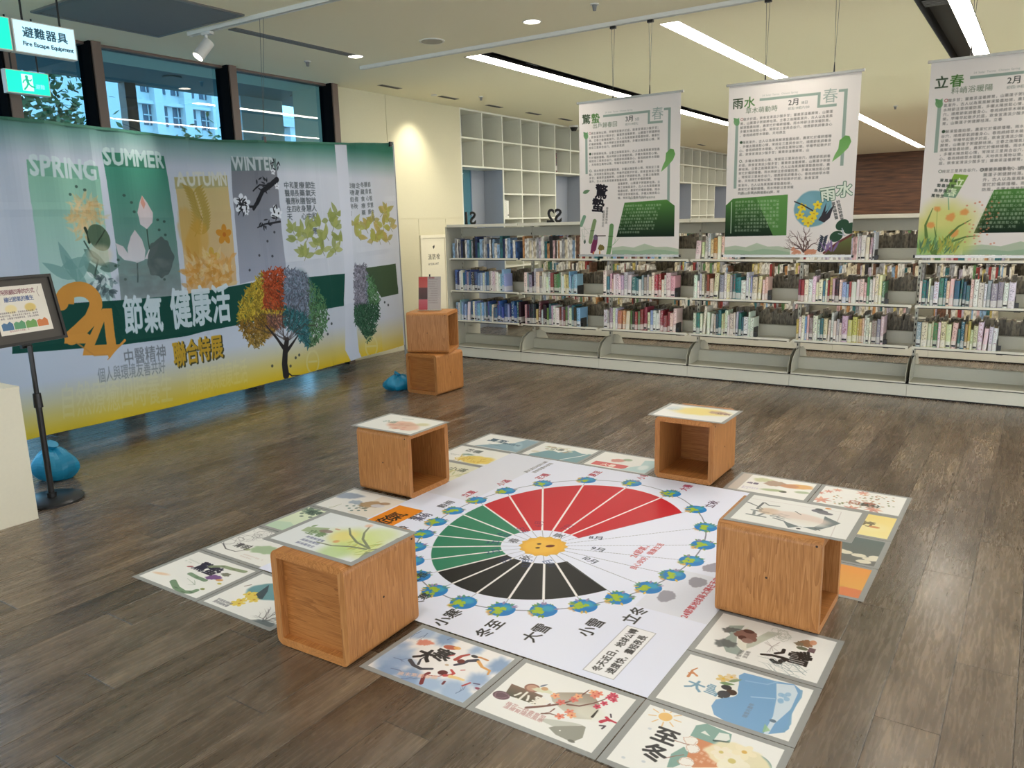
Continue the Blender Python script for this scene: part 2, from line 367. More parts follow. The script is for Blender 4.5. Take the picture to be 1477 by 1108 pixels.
    for f, L, cols in ((c7, ((455, 620), (545, 640), (570, 600), (580, 680), (485, 690), (660, 590), (735, 540), (785, 500), (770, 600), (720, 670), (790, 690), (650, 745), (690, 790), (785, 780), (550, 800), (560, 830), (690, 700), (815, 700)), ((150, 158, 86), (166, 170, 98), (140, 148, 82))),
                       (c7, ((965, 580), (1050, 580), (1045, 610), (1100, 550), (1180, 480), (1210, 470), (1225, 540), (1180, 590), (1150, 640), (990, 670), (1095, 700), (1150, 700), (1215, 700), (1240, 600), (1120, 660)), ((168, 168, 84), (180, 160, 92), (160, 150, 80)))):
        for (x, y) in L:
            for k in range(5): c.leaf(*B(f(x+rr.uniform(-8, 8), y+rr.uniform(-8, 8))), rr.uniform(.09, .15), .055, rr.uniform(-.4, 3.6), rr.choice(cols), .8)
            c.line([B(f(x, y)), B(f(x+rr.uniform(-25, 25), y+35))], .007, (120, 118, 80), .8)
    # dark green ribbon and the lettering on it
    gb = (26, 74, 62)
    top = Q(c4, (70, 250), (340, 240), (720, 218), (1080, 185), (1477, 118))+Q(c5, (720, 128),); bot = Q(c5, (715, 300), (330, 370), (0, 432))+Q(c4, (1100, 430), (700, 485), (340, 515), (70, 536))
    c.poly(top+bot, gb, 1, 3)
    # the sewn-on overlap strip repeats the right hand part of the print
    c.poly(Q(idn, (480, 200), (500, 200), (507, 300), (512, 390), (516, 480), (519, 508), (526, 520), (508, 528), (497, 505), (495, 395), (488, 300)), (212, 213, 220), 1, 2)
    c.poly(Q(c5, (830, 100), (1000, 75), (1012, 235), (919, 255), (880, 180)), (70, 88, 62), 1)
    OR = (222, 150, 66)
    arc = [c4(470+105*math.cos(t)*1.0-2, 240-88*math.sin(t)) for t in np.linspace(PI*.98, -.35, 14)]
    c.line([B(p) for p in arc]+Q(c4, (540, 330), (470, 400), (425, 440)), .105, OR); c.poly(Q(c4, (372, 240), (372, 200), (440, 200), (440, 243)), OR)
    c.poly(Q(c4, (380, 475), (388, 425), (470, 385), (560, 440), (540, 474)), OR)
    c.poly(Q(c4, (612, 268), (668, 266), (690, 480), (720, 478), (650, 566), (640, 542), (492, 545), (500, 490)), OR); c.poly(Q(c4, (622, 345), (634, 480), (560, 484)), gb)
    c.line(Q(c4, (455, 470), (560, 545), (640, 540)), .012, (206, 140, 66), .8); c.line(Q(c4, (738, 455), (690, 510), (640, 570)), .02, OR, 1, .006)
    WT = (214, 222, 222)
    word('節氣', c4, (738, 398), (962, 380), .30, WT, 4); word('健康活', c4, (1012, 368), (1372, 318), .34, WT, 4)
    word('中醫精神', c4, (735, 600), (980, 560), .135, (110, 112, 112), 1, .8); word('個人與環境友善共好', c4, (582, 702), (975, 640), .12, (120, 122, 122), 1, .7)
    word('聯合特展', c4, (1030, 606), (1332, 545), .21, (70, 66, 40), 7); word('聯合特展', c4, (1023, 600), (1325, 540), .21, (206, 160, 50), 4)
    word('自然療癒四時養生', c4, (365, 905), (1020, 800), .27, (232, 222, 170), 1, .32); word('順應節氣健康生活', c4, (1110, 770), (1470, 690), .24, (240, 226, 160), 1, .28)
    # tree of four seasons
    def canopy(clip=None, dx=0.0, right=False):
        for k in range(5200):
            a = rr.uniform(0, 6.28); r = rr.random()**.55; u = math.cos(a)*r; v = math.sin(a)*r
            x = 408+u*64; y = 447-v*60 + (abs(u) > .5)*abs(u)*10
            if y > 494-22*math.cos(u*3.6) and abs(u) < .55: continue
            if u < 0:
                if x < 343: continue
                base = (198, 84, 46) if (v > .0 and u > -.42) else ((206, 172, 58) if v > -.1 else (160, 118, 48))
                if v < -.1 and u > -.35: base = (170, 112, 90)
                if v < -.45: base = (172, 134, 60)
            else: base = (134, 142, 158) if v > .08-.3*u else (62, 120, 122)
            if u > .58: base = (96, 140, 92)
            if right:
                if u < 0.02: continue
                x = 513+(x-409)*.53; y = y-5-8*u
                if u < .5 and v > 0: base = (150, 146, 158)
                elif v < .1: base = (64, 104, 76)
            q = rr.uniform(.55, 1.1); col = tuple(min(245, b*q) for b in base)
            p = B((x, y)); c.line([p, (p[0]+rr.uniform(-.035, .035), p[1]+rr.uniform(-.035, .035))], .011, col, .8)
    c.ell(*B((384, 450)), .15, .24, (176, 120, 62), .85, 0, .03); c.ell(*B((434, 440)), .20, .33, (104, 130, 140), .85, 0, .05)
    canopy()
    for P in (((412, 541), (410, 525), (411, 505), (413, 490)), ((411, 505), (404, 495), (397, 485), (385, 470)), ((412, 508), (420, 496), (428, 484))): c.line(Q(idn, *P), .075 if P[0][1] > 530 else .04, (48, 44, 42), 1, .05 if P[0][1] > 530 else .012)
    c.line(Q(idn, (412, 536), (420, 542), (434, 541)), .02, (48, 44, 42), 1, .005)
    for k in range(14): twig(c, *B((411+rr.uniform(-3, 6), 490)), .24, rr.uniform(.5, 2.7), .012, (70, 60, 56), 2, rr, .55)
    c.ell(*B((527, 438)), .08, .34, (120, 128, 118), .7, 0, .04); canopy(right=True)
    for (x, y) in ((474, 460), (478, 467), (473, 482), (430, 512), (425, 516), (393, 528), (418, 528), (554, 436), (559, 440)): c.ell(*B((x, y)), .014, .014, (60, 64, 64), .8)
    for (x, y, r) in ((450.5, 522, .11), (536.5, 500, .11)): c.ell(*B((x, y)), r*.8, r, (226, 214, 150), .6, 0, 0, 0, 0, .02); c.line([B((x-6, y)), B((x+6, y-1))], .02, (226, 214, 150), .6)
    c.a *= np.array((.93, .93, .95), np.float32)
    return c

# ------------------------------------------------------------------ the great floor sheet (x, y in metres)
MAT0 = (-2.813, 2.104, -0.922, 4.165)
def art_mat():
    c = Cv(*MAT0, 640, (226, 230, 250)); rr = random.Random(9); sx, sy = -1.835, 2.963; ex, ey = -1.835, 3.157
    def rim(t, ax, ay):   # point where the ray from the sun at angle t meets the ellipse
        dx, dy = math.cos(t), math.sin(t); A = (dx/ax)**2+(dy/ay)**2; Bq = 2*((sx-ex)*dx/ax**2+(sy-ey)*dy/ay**2); Cq = ((sx-ex)/ax)**2+((sy-ey)/ay)**2-1
        k = (-Bq+math.sqrt(Bq*Bq-4*A*Cq))/(2*A); return (sx+k*dx, sy+k*dy)
    G = lambda p: on_z(p, 0)
    # collage of sheets: faint darker joints
    for (x0, y0, x1, y1) in ((-2.813, 3.28, -2.5, 4.165), (-1.22, 2.65, -.922, 3.05)): c.rect(x0, y0, x1, y1, (206, 206, 214), .35)
    RED, GRN, BLK = (196, 40, 52), (52, 128, 100), (30, 30, 32); off = math.radians(1.5)
    def sector(a0, a1, col):
        P = [rim(math.radians(a)+off, .575, .745) for a in np.linspace(a0, a1, 12)]; I = [(sx+.205*math.cos(math.radians(a)+off), sy+.19*math.sin(math.radians(a)+off)) for a in np.linspace(a1, a0, 8)]
        c.poly(P+I, col, 1, 3)
    for k in range(6): sector(60+15*k, 75+15*k, RED); sector(150+15*k, 165+15*k, GRN); sector(240+15*k, 255+15*k, BLK)
    for k in range(24):
        a = math.radians(15*k)+off; p = rim(a, .575, .745); q = (sx+.2*math.cos(a), sy+.19*math.sin(a)); r0 = (sx+.1*math.cos(a), sy+.1*math.sin(a)); e = rim(a, .62, .80)
        if 75 <= 15*k <= 315 and 15*k not in (330,):
            c.line([q, p], .011, (236, 232, 234)); c.line([p, e], .004, (150, 150, 160), .8); c.line([r0, q], .003, (120, 120, 130), .7)
        else:
            for j in range(40):
                t = j/40; c.line([(r0[0]+(e[0]-r0[0])*t, r0[1]+(e[1]-r0[1])*t), (r0[0]+(e[0]-r0[0])*(t+.014), r0[1]+(e[1]-r0[1])*(t+.014))], .004, (120, 122, 132), .8)
    orb = [rim(math.radians(a), .655, .84) for a in range(0, 361, 5)]; c.line(orb, .006, (110, 114, 130), .9)
    # earths
    def earth(x, y, sd):
        e = random.Random(sd); c.ell(x, y, .055, .055, (50, 130, 196))
        for k in range(9): c.leaf(x+e.uniform(-.03, .03), y+e.uniform(.0, .03), .04, .016, e.uniform(.6, 3.2), (92, 142, 74), .9)
        c.ell(x-.02, y-.035, .022, .026, (196, 150, 90), .8, 0, .01, .2, sd)
        c.ell(x, y, .053, .053, (42, 124, 196)); c.ell(x+.008, y+.02, .026, .022, (70, 170, 190), .7, 0, .02)
        for k in range(8): c.ell(x-.012+e.uniform(-.018, .02), y-.008+e.uniform(-.024, .024), .013, .010, (164, 188, 50), .95, e.uniform(0, 3), 0, .3, sd+k)
        for k in range(7): a = e.uniform(2.6, 5.4); c.leaf(x+.038*math.cos(a), y+.038*math.sin(a), .028, .011, a, e.choice(((120, 150, 60), (222, 176, 80), (90, 150, 110))), .9)
        for k in range(4): a = e.uniform(.7, 2.6); c.leaf(x+.04*math.cos(a), y+.04*math.sin(a), .03, .012, a, e.choice(((80, 140, 120), (150, 130, 170))), .9)
    for k in range(24): p = rim(math.radians(15*k)+off, .655, .84); earth(p[0], p[1], k)
    # sun with a face
    n = 14; P = []
    for i in range(2*n): r = .118 if i % 2 == 0 else .104; a = PI*i/n; P.append((sx+r*math.cos(a), sy+r*math.sin(a)))
    c.poly(P, (222, 172, 76), 1, 3); c.ell(sx, sy, .097, .097, (232, 176, 62)); c.ell(sx-.01, sy-.01, .075, .075, (238, 190, 84), .7, 0, .03)
    for (dx, dy, r) in ((-.03, .012, .011), (-.012, -.030, .011)): c.ell(sx+dx, sy+dy, r, r*.8, (70, 40, 20), 1, .7)
    c.ell(sx+.028, sy+.018, .022, .014, (110, 50, 20), 1, .8)
    # labels run along +y, heads toward -x
    L = lambda t, x, y, z, col, b=3: c.text(t, x+z*.4, y-len(t)*z*.5, z, col, 1, PI/2, b)
    names = {285: ('大雪', INK), 300: ('小雪', INK), 315: ('立冬', INK), 270: ('冬至', INK), 255: ('小寒', INK), 240: ('大寒', INK), 225: ('立春', (40, 50, 70)), 210: ('雨水', (40, 60, 80)), 195: ('驚蟄', INK), 180: ('春分', INK), 165: ('清明', (60, 60, 90)), 150: ('穀雨', (60, 60, 70)),
             135: ('立夏', (160, 40, 60)), 120: ('小滿', (160, 40, 60)), 105: ('芒種', (160, 40, 60)), 90: ('夏至', (160, 40, 60)), 75: ('小暑', (170, 40, 70)), 60: ('大暑', (160, 40, 80)), 45: ('立秋', (70, 50, 80))}
    pos = {270: (-1.622, 2.215), 255: (-1.80, 2.20), 285: (-1.455, 2.28), 300: (-1.30, 2.42), 315: (-1.20, 2.59), 240: (-1.99, 2.25), 225: (-2.13, 2.40), 60: (-1.575, 4.05), 45: (-1.35, 3.90), 75: (-1.865, 4.10), 90: (-2.10, 4.06)}
    px = {135: (676, 713), 120: (726, 697), 105: (782, 688), 90: (858, 684), 75: (927, 688), 60: (989, 704), 45: (1026, 728), 150: (643, 728), 165: (610, 747)}
    for k, (t, col) in names.items():
        a = math.radians(k)
        if k in px: x, y = G(px[k])
        elif k in pos: x, y = pos[k]
        else: x, y = rim(a, .80, .985)
        if k in (255, 270, 285, 300, 315): L(t, x+(.012 if k != 255 else 0), y-.012, .070, col, 2)
        else: L(t, x, y, .056, col, 2)
    for t, p, rot in (('8月', (851, 777), .3), ('9月', (853, 792), .0), ('10月', (840, 805), -.3)): x, y = G(p); c.text(t, x-.005, y-.01, .048, (40, 46, 70), .95, rot, 1)
    for i, t in enumerate(('7月', '6月', '5月', '4月', '3月', '2月', '1月', '12月', '11月')):
        a = math.radians(84+30*i); c.text(t, sx+.25*math.cos(a)-.03, sy+.24*math.sin(a)-.02, .052, (34, 52, 110) if i not in (0, 1) else (110, 30, 80), .55, a if a < 2 else a-PI, 2)
    for t, a in (('秋', 270), ('夏', 90), ('春', 185)): c.text(t, sx+.155*math.cos(math.radians(a))+.02, sy+.15*math.sin(math.radians(a))-.03, .055, (60, 60, 70), .9, PI/2, 1)
    x, y = G((914, 805)); c.text('24節氣，', x+.01, y, .044, (176, 60, 66), 1, PI/2, 1); x, y = G((914, 821)); c.text('良心安好，健康生活', x+.01, y-.01, .036, (176, 60, 66), 1, PI/2, 1)
    x, y = G((990, 893)); c.text('24節氣地球與太陽在天空的位置', x, y, .036, (176, 50, 60), 1, PI/2, 2)
    for p in ((961, 861), (1006, 841), (1027, 820)): x, y = G(p); c.ell(x, y, .036, .05, (138, 134, 148), .8, 0, .006, .12, p[0])
    # note with two handwritten lines
    P = [(-1.175, 2.14), (-1.06, 2.14), (-1.06, 2.49), (-1.175, 2.49)]; c.poly(P, (236, 236, 242), 1); c.line(P+[P[0]], .0025, (160, 160, 170))
    c.text('冬天近日，地球公轉', -1.125, 2.155, .036, INK, 1, PI/2, 2); c.text('速度快，晝短夜長', -1.077, 2.165, .036, INK, 1, PI/2, 2)
    c.text('夏天遠日地球公轉', -2.50, 3.86, .032, (90, 90, 96), .9, PI/2, 1); c.text('速度慢晝長夜短', -2.455, 3.88, .032, (90, 90, 96), .9, PI/2, 1)
    c.poly([(-2.80, 2.62), (-2.63, 2.62), (-2.63, 3.04), (-2.80, 3.04)], (232, 140, 44), 1); c.text('24節氣', -2.668, 2.655, .110, INK, 1, PI/2, 2, .86)
    return c

# ------------------------------------------------------------------ the 24 solar-term cards
GX0, GY0, GDX, GDY = -3.236, 1.756, 0.4627, 0.3455
HC = 0.371
def card(i, j, z=0.0):
    x0, y0 = GX0+GDX*i, GY0+GDY*j
    c = Cv(x0, y0, x0+GDX-.004, y0+GDY-.004, 820, (150, 152, 152))
    c.rect(x0+.022, y0+.02, x0+GDX-.026, y0+GDY-.024, (233, 233, 232)); c.z = z
    c.G = lambda p: on_z(p, z)
    return c
def finish(c):
    for r in ((c.x0, c.y0, c.x1, c.y0+.018), (c.x0, c.y1-.02, c.x1, c.y1), (c.x0, c.y0, c.x0+.02, c.y1), (c.x1-.022, c.y0, c.x1, c.y1)): c.rect(*r, (150, 152, 152))
    return c
def A_jingzhe():
    c = card(0, 0); f = crop(200, 790, 7.385); G = lambda x, y: c.G(f(x, y)); rr = random.Random(1)
    c.text('驚蟄', -3.09, 1.955, .085, (44, 40, 62), 1, -.05, 4, .92); c.ell(*G(240, 280), .045, .01, (226, 190, 160), .8, .2, .01)
    bamboo(c, [G(365, 360), G(400, 430), G(470, 475), G(560, 480), G(610, 462)], .028, (110, 138, 108)); bamboo(c, [G(545, 280), G(620, 320), G(710, 355)], .022, (112, 140, 112))
    bamboo(c, [G(770, 205), G(900, 205), G(1010, 235), G(1130, 262)], .024, (134, 148, 116))
    c.ell(*G(800, 322), .035, .024, (110, 70, 130), .9, .3, .006, .2, 3); c.ell(*G(860, 350), .018, .01, (206, 150, 90), .9, .3); c.ell(*G(930, 292), .026, .014, (110, 112, 96), .9, .2, 0, .2, 5)
    c.ell(*G(550, 205), .016, .006, (150, 50, 60), 1, .5); c.line([G(760, 300), G(820, 245)], .003, (100, 100, 90)); c.ell(*G(680, 445), .012, .008, (130, 140, 70)); c.ell(*G(860, 388), .012, .007, (190, 180, 90))
    for k in range(6): c.line([G(600, 400), G(600+rr.uniform(-90, 20), 400+rr.uniform(-70, 10))], .002, (150, 165, 150), .7)
    c.para(CORPUS, *G(530, 128), .09, 2, .012, (150, 160, 150), 1.5, .7, -.08); return c
def A_yushui():
    c = card(1, 0); f = crop(200, 790, 7.385); G = lambda x, y: c.G(f(x, y)); rr = random.Random(2)
    c.ell(-2.565, 1.985, .125, .075, (104, 150, 158), .95, .3, .012, .04, 2)
    for (x, y) in ((1040, 590), (1090, 570), (1070, 600), (1180, 500), (1230, 560), (1200, 530), (1240, 510)): flower(c, *G(x, y), .026, (224, 200, 96), (196, 140, 50), 5, 1, x)
    c.poly([G(1250, 500), G(1390, 400), G(1375, 470), G(1320, 550), G(1280, 550)], (64, 78, 88), .95)
    c.text('雨水', -2.56, 2.005, .07, (206, 218, 196), 1, .15, 6); c.text('雨水', -2.56, 2.005, .07, (88, 120, 100), 1, .15, 1); c.line([G(1130, 415), G(1200, 400)], .006, (120, 100, 90))
    c.text('好雨知時節', *G(825, 555), .019, (90, 90, 100), 1, -.02, 1); c.text('潤物細無聲', *G(785, 575), .019, (90, 90, 100), 1, -.02, 1)
    for a in (1.2, 1.7, 2.2, .8): twig(c, -2.40, 1.79, .045, a, .004, (70, 66, 70), 3, rr)
    c.ell(-2.38, 1.785, .06, .02, (90, 100, 104), .9, .1, .01, .2, 3); return c
def A_qingming():
    c = card(0, 1); G = lambda x, y: c.G(crop(310, 690, 5.093)(x, y)); rr = random.Random(3)
    for k in range(7):
        x, y = G(100+k*42, 470-k*9); r = .028+.01*math.sin(k*2.3); c.ell(x, y, r*1.3, r, (150, 150, 152), .9, k, 0, .1, k, .0025)
    c.line([G(60, 480), G(80, 520), G(150, 540), G(230, 530), G(280, 495)], .007, (70, 70, 74), .9, .003)
    for k in range(9): a = rr.uniform(0, 6.28); c.ell(*G(310+rr.uniform(-40, 60), 420+rr.uniform(-40, 40)), .03, .02, (170, 172, 172), .7, a, 0, .2, k, .002)
    c.ell(*G(370, 530), .075, .045, (150, 178, 138), .8, .2, .015, .15, 4); c.ell(*G(235, 525), .02, .012, (150, 160, 120), .8)
    c.text('清明', *G(130, 495), .05, (70, 70, 74), .9, 0, 4); c.para(CORPUS, *G(205, 562), .14, 2, .013, (190, 160, 150), 1.5, .7); return c
def A_guyu():
    c = card(0, 2); G = lambda x, y: c.G(crop(310, 690, 5.093)(x, y)); rr = random.Random(4)
    c.rect(c.x0+.022, c.y0+.02, c.x1-.022, c.y1-.02, (226, 232, 206), 1, (204, 222, 196)); hills(c, c.x0+.022, c.x1-.022, c.y0+.02, (c.y0+.09, c.y0+.12, c.y0+.08, c.y0+.10, c.y0+.05, c.y0+.07), (176, 206, 186))
    for k in range(60): c.ell(*G(700+rr.gauss(0, 34), 243+rr.gauss(0, 13)), .013, .01, rr.choice(((84, 106, 96), (110, 134, 118), (130, 150, 130))), .8)
    c.text('穀雨', *G(670, 255), .05, (60, 78, 70), .9, .1, 4); c.ell(-2.92, 2.67, .03, .02, (206, 214, 170), .8, 0, .02); return c
def A_lixia():
    c = card(0, 3); G = lambda x, y: c.G(crop(310, 690, 5.093)(x, y)); c.rect(-2.98, 2.82, -2.80, 3.10, (226, 212, 196), .5)
    c.ell(*G(985, 130), .085, .045, (140, 154, 178), .85, .1, .02, .15, 2); c.ell(*G(1040, 180), .045, .03, (150, 168, 190), .8, 0, .01, .25, 4)
    for k in range(9): c.ell(*G(970+k*17, 205+(k % 3)*17), .009, .008, (96, 128, 120), .8)
    c.ell(*G(1150, 195), .075, .042, (172, 142, 104), .85, .3, .01, .15, 6); c.ell(*G(1195, 205), .04, .025, (206, 210, 222), .9, .3, .006); c.line([G(840, 215), G(870, 212), G(930, 190)], .008, (140, 150, 110), .8, .003)
    c.text('立夏', *G(1040, 215), .035, (110, 110, 90), .8, 0, 3); c.ell(*G(1250, 190), .03, .02, (160, 130, 100), .8, .3, .01); return c
def A_xiaoman(i, j):
    c = card(i, j); rr = random.Random(i*9+j); c.rect(c.x0+.022, c.y0+.02, c.x1-.022, c.y1-.02, (222, 222, 200), .8)
    for k in range(60): x = rr.uniform(c.x0+.03, c.x1-.05); y = rr.uniform(c.y0+.03, c.y0+.16); c.leaf(x, y, .08, .012, rr.uniform(.9, 2.0), rr.choice(((200, 190, 120), (160, 176, 120), (206, 206, 160))), .6)
    c.text('小滿', c.x0+.25, c.y0+.2, .07, (90, 96, 80), .85, 0, 3); return c
def A_mangzhong():
    c = card(0, 6); rr = random.Random(8); c.ell(-2.93, 3.93, .13, .075, (228, 200, 96), .9, .2, .03, .12, 5)
    for k in range(40): c.leaf(-2.98+rr.uniform(-.1, .1), 3.9+rr.uniform(-.05, .06), .05, .008, rr.uniform(.6, 2.4), (206, 172, 70), .8)
    c.text('芒種', -3.13, 4.06, .065, (88, 96, 96), .95, 0, 4); c.ell(-3.05, 4.0, .04, .02, (110, 140, 130), .8, .2, .01, .2, 4); c.para(CORPUS, -3.17, 3.96, .12, 2, .014, (120, 130, 130)); return c
def A_xiazhi():
    c = card(0, 7); c.poly([(-2.98, 4.20), (-2.80, 4.20), (-2.80, 4.49), (-2.90, 4.49), (-2.93, 4.38), (-3.05, 4.28), (-3.15, 4.20)], (128, 160, 178), .9); c.ell(-2.87, 4.33, .03, .09, (170, 196, 206), .7, .5, .02)
    c.text('夏至', -3.14, 4.35, .075, (60, 90, 110), 1, -.05, 5); c.text('晝長夜短', -3.0, 4.33, .035, (70, 100, 120), 1, -.05, 3); c.line([(-3.08, 4.28), (-2.98, 4.27)], .006, (90, 120, 130)); return c
def A_xiaoshu():
    c = card(1, 7); rr = random.Random(3); hills(c, -2.70, -2.33, 4.19, (4.22, 4.36, 4.33, 4.42, 4.38, 4.40), (112, 152, 164), .95); c.line([(-2.46, 4.2), (-2.38, 4.33), (-2.35, 4.44)], .012, (220, 226, 226))
    for k in range(34): c.ell(-2.60+rr.gauss(0, .045), 4.40+rr.gauss(0, .022), .016, .012, rr.choice(((222, 222, 206), (196, 204, 186), (176, 160, 140))), .9)
    c.ell(-2.70, 4.28, .03, .02, (210, 206, 190), .8, 0, .01); c.text('小暑', -2.64, 4.37, .05, (90, 100, 100), .8, 0, 3); return c
def A_dashu():
    c = card(2, 7); c.rect(-2.25, 4.215, -2.02, 4.29, (206, 84, 86), .95); c.text('大暑', -2.19, 4.228, .05, (240, 222, 214), 1, 0, 4); c.ell(-2.13, 4.36, .045, .035, (206, 130, 120), .85, 0, .01, .15, 2); c.ell(-2.08, 4.40, .03, .025, (140, 160, 130), .8, 0, .01)
    c.poly([(-2.05, 4.2), (-1.87, 4.2), (-1.87, 4.48), (-1.98, 4.44), (-1.96, 4.33)], (172, 206, 212), .8); c.ell(-1.93, 4.3, .03, .05, (226, 236, 238), .8, 0, .02); return c
def A_liqiu():   # on the cube behind the sheet
    c = card(3, 7, HC); k = crop(920, 570, 7.913); G = lambda x, y: c.G(k(x, y)); c.ell(*G(720, 200), .15, .09, (236, 214, 120), .85, .1, .06, .1, 3); c.ell(*G(930, 215), .06, .035, (188, 156, 140), .9, -.1, .01, .2, 4)
    c.ell(*G(420, 160), .05, .05, (190, 206, 214), .6, 0, .05); c.text('立秋', *G(880, 225), .045, (120, 90, 80), .9, 0, 3); c.para(CORPUS, *G(340, 160), .07, 2, .013, (140, 150, 170)); return c
def A_chushu():
    c = card(4, 7); c.rect(c.x0+.022, c.y0+.02, c.x0+.075, c.y1-.02, (190, 184, 178)); k = crop(1040, 680, 5.47); G = lambda x, y: c.G(k(x, y)); c.rect(-1.375, 4.20, -1.32, 4.50, (196, 186, 176), .7)
    c.ell(*G(330, 70), .05, .035, (190, 196, 150), .8, 0, .02, .2, 2); c.ell(*G(430, 100), .055, .05, (160, 130, 110), .8, .2, .015, .15, 3); c.ell(*G(610, 125), .085, .038, (220, 168, 104), .9, .3, .015, .1, 5)
    c.ell(*G(540, 120), .05, .035, (196, 140, 110), .8, .2, .01); c.ell(*G(480, 160), .04, .03, (232, 232, 228)); c.ell(*G(485, 163), .022, .017, (60, 60, 58)); c.ell(*G(400, 150), .06, .02, (150, 168, 120), .8, .2, .015); c.ell(*G(640, 170), .04, .02, (150, 170, 130), .7, .2, .01)
    c.text('處暑', *G(200, 92), .034, (70, 60, 90), .9, 0, 3); c.para(CORPUS, *G(170, 118), .09, 3, .012, (150, 140, 190)); return c
def A_bailu():
    c = card(5, 7); k = crop(1040, 680, 5.47); G = lambda x, y: c.G(k(x, y)); rr = random.Random(6)
    for (x, y, r) in ((790, 225, .055), (1030, 295, .05), (1200, 305, .05), (780, 170, .03), (1120, 175, .04), (920, 150, .03), (850, 160, .03)):
        for t in range(7): c.leaf(*G(x, y), r, r*.35, t*.9, rr.choice(((206, 120, 100), (214, 140, 110), (190, 110, 96))), .65)
    for q in range(90): c.ell(*G(rr.uniform(880, 1370), rr.uniform(190, 290)), .006, .006, rr.choice(((150, 110, 80), (120, 130, 90), (190, 150, 110))), .75)
    c.text('白露', *G(990, 250), .07, (150, 80, 60), .8, 0, 3); c.text('秋分', *G(1090, 268), .05, (60, 70, 64), .9, 0, 5, 1); return c
def A_qiufen():
    c = card(5, 6); c.rect(c.x0+.022, c.y0+.02, c.x1-.022, c.y1-.02, (236, 214, 134), 1, (238, 226, 164)); c.ell(c.x0+.08, c.y0+.13, .07, .1, (226, 150, 96), .7, 0, .06); c.ell(c.x0+.26, c.y0+.15, .15, .08, (240, 230, 180), .7, 0, .05)
    c.text('秋分', c.x0+.2, c.y0+.15, .08, (110, 100, 80), .9, 0, 4); c.ell(c.x0+.25, c.y0+.12, .028, .02, (96, 84, 60)); c.ell(c.x0+.33, c.y0+.2, .03, .012, (130, 120, 90), .9, .3); c.ell(c.x0+.36, c.y0+.15, .025, .014, (206, 140, 90), .9); return c
def A_hanlu():
    c = card(5, 5); rr = random.Random(8); c.rect(c.x0+.022, c.y0+.02, c.x1-.022, c.y1-.02, (98, 112, 112), 1, (112, 112, 108)); c.poly([(c.x0+.022, c.y0+.06), (c.x0+.26, c.y1-.02), (c.x0+.1, c.y1-.02), (c.x0+.022, c.y0+.2)], (140, 172, 164), .8); c.poly([(c.x0+.022, c.y1-.09), (c.x0+.07, c.y1-.02), (c.x0+.022, c.y1-.02)], (226, 226, 226))
    for (x, y) in ((.11, .07), (.17, .10), (.24, .09), (.30, .12), (.36, .11), (.41, .09), (.39, .05), (.27, .13), (.14, .05), (.43, .12)): c.ell(c.x0+x, c.y0+y, .032, .02, (226, 220, 202), .97, .2, .004, .06, int(x*99))
    c.text('寒露', c.x0+.08, c.y0+.24, .05, (200, 210, 206), .8, 0, 2); return c
def A_shuangjiang():
    c = card(5, 4); c.rect(c.x0+.022, c.y0+.02, c.x1-.022, c.y1-.02, (226, 152, 76), 1, (224, 176, 92)); c.rect(c.x0+.022, c.y0+.02, c.x1-.022, c.y0+.1, (214, 120, 84), .8); c.ell(c.x0+.17, c.y0+.19, .14, .12, (236, 234, 236), .97, 0, .015); c.ell(c.x0+.20, c.y0+.085, .16, .025, (206, 170, 84), .9, .1, .01)
    c.text('霜降', c.x0+.2, c.y0+.19, .042, (110, 120, 170), 1, 0, 4); c.ell(c.x0+.17, c.y0+.1, .05, .012, (150, 140, 60), .9, .1); return c
def A_lidong():   # on the right cube
    c = card(5, 3, HC); k = crop(1010, 700, 4.818); G = lambda x, y: c.G(k(x, y)); rr = random.Random(5); c.line([G(165, 225), G(290, 90), G(980, 195), G(905, 370), G(165, 225)], .002, (200, 190, 190))
    c.text('立冬', *G(310, 205), .085, (120, 126, 130), .9, .0, 3); c.line([G(330, 125), G(400, 155), G(440, 175)], .008, (96, 100, 106), 1, .003); c.line([G(440, 130), G(395, 170), G(430, 175)], .009, (90, 96, 100)); c.line([G(450, 130), G(480, 150), G(550, 155)], .006, (90, 96, 100))
    c.ell(*G(480, 190), .04, .035, (206, 176, 150), .7, 0, .02); c.poly([G(570, 250), G(610, 270), G(700, 300), G(790, 300), G(850, 270), G(865, 225), G(975, 275), G(900, 300), G(800, 325), G(750, 310), G(690, 295), G(610, 305)], (104, 116, 122), .97)
    c.ell(*G(700, 235), .105, .045, (226, 206, 196), .8, -.1, .02); c.ell(*G(830, 190), .03, .018, (96, 96, 110), .95, .1); c.ell(*G(865, 205), .03, .014, (110, 110, 120), .95); c.ell(*G(825, 178), .014, .012, (80, 84, 90)); c.ell(*G(890, 172), .012, .008, (220, 150, 90))
    c.line([G(660, 190), G(700, 215)], .004, (90, 90, 90)); c.line([G(790, 305), G(830, 325)], .004, (90, 90, 90)); c.ell(*G(680, 310), .008, .006, (60, 60, 60)); c.ell(*G(720, 268), .08, .025, (232, 228, 222), .8, 0, .02); return c
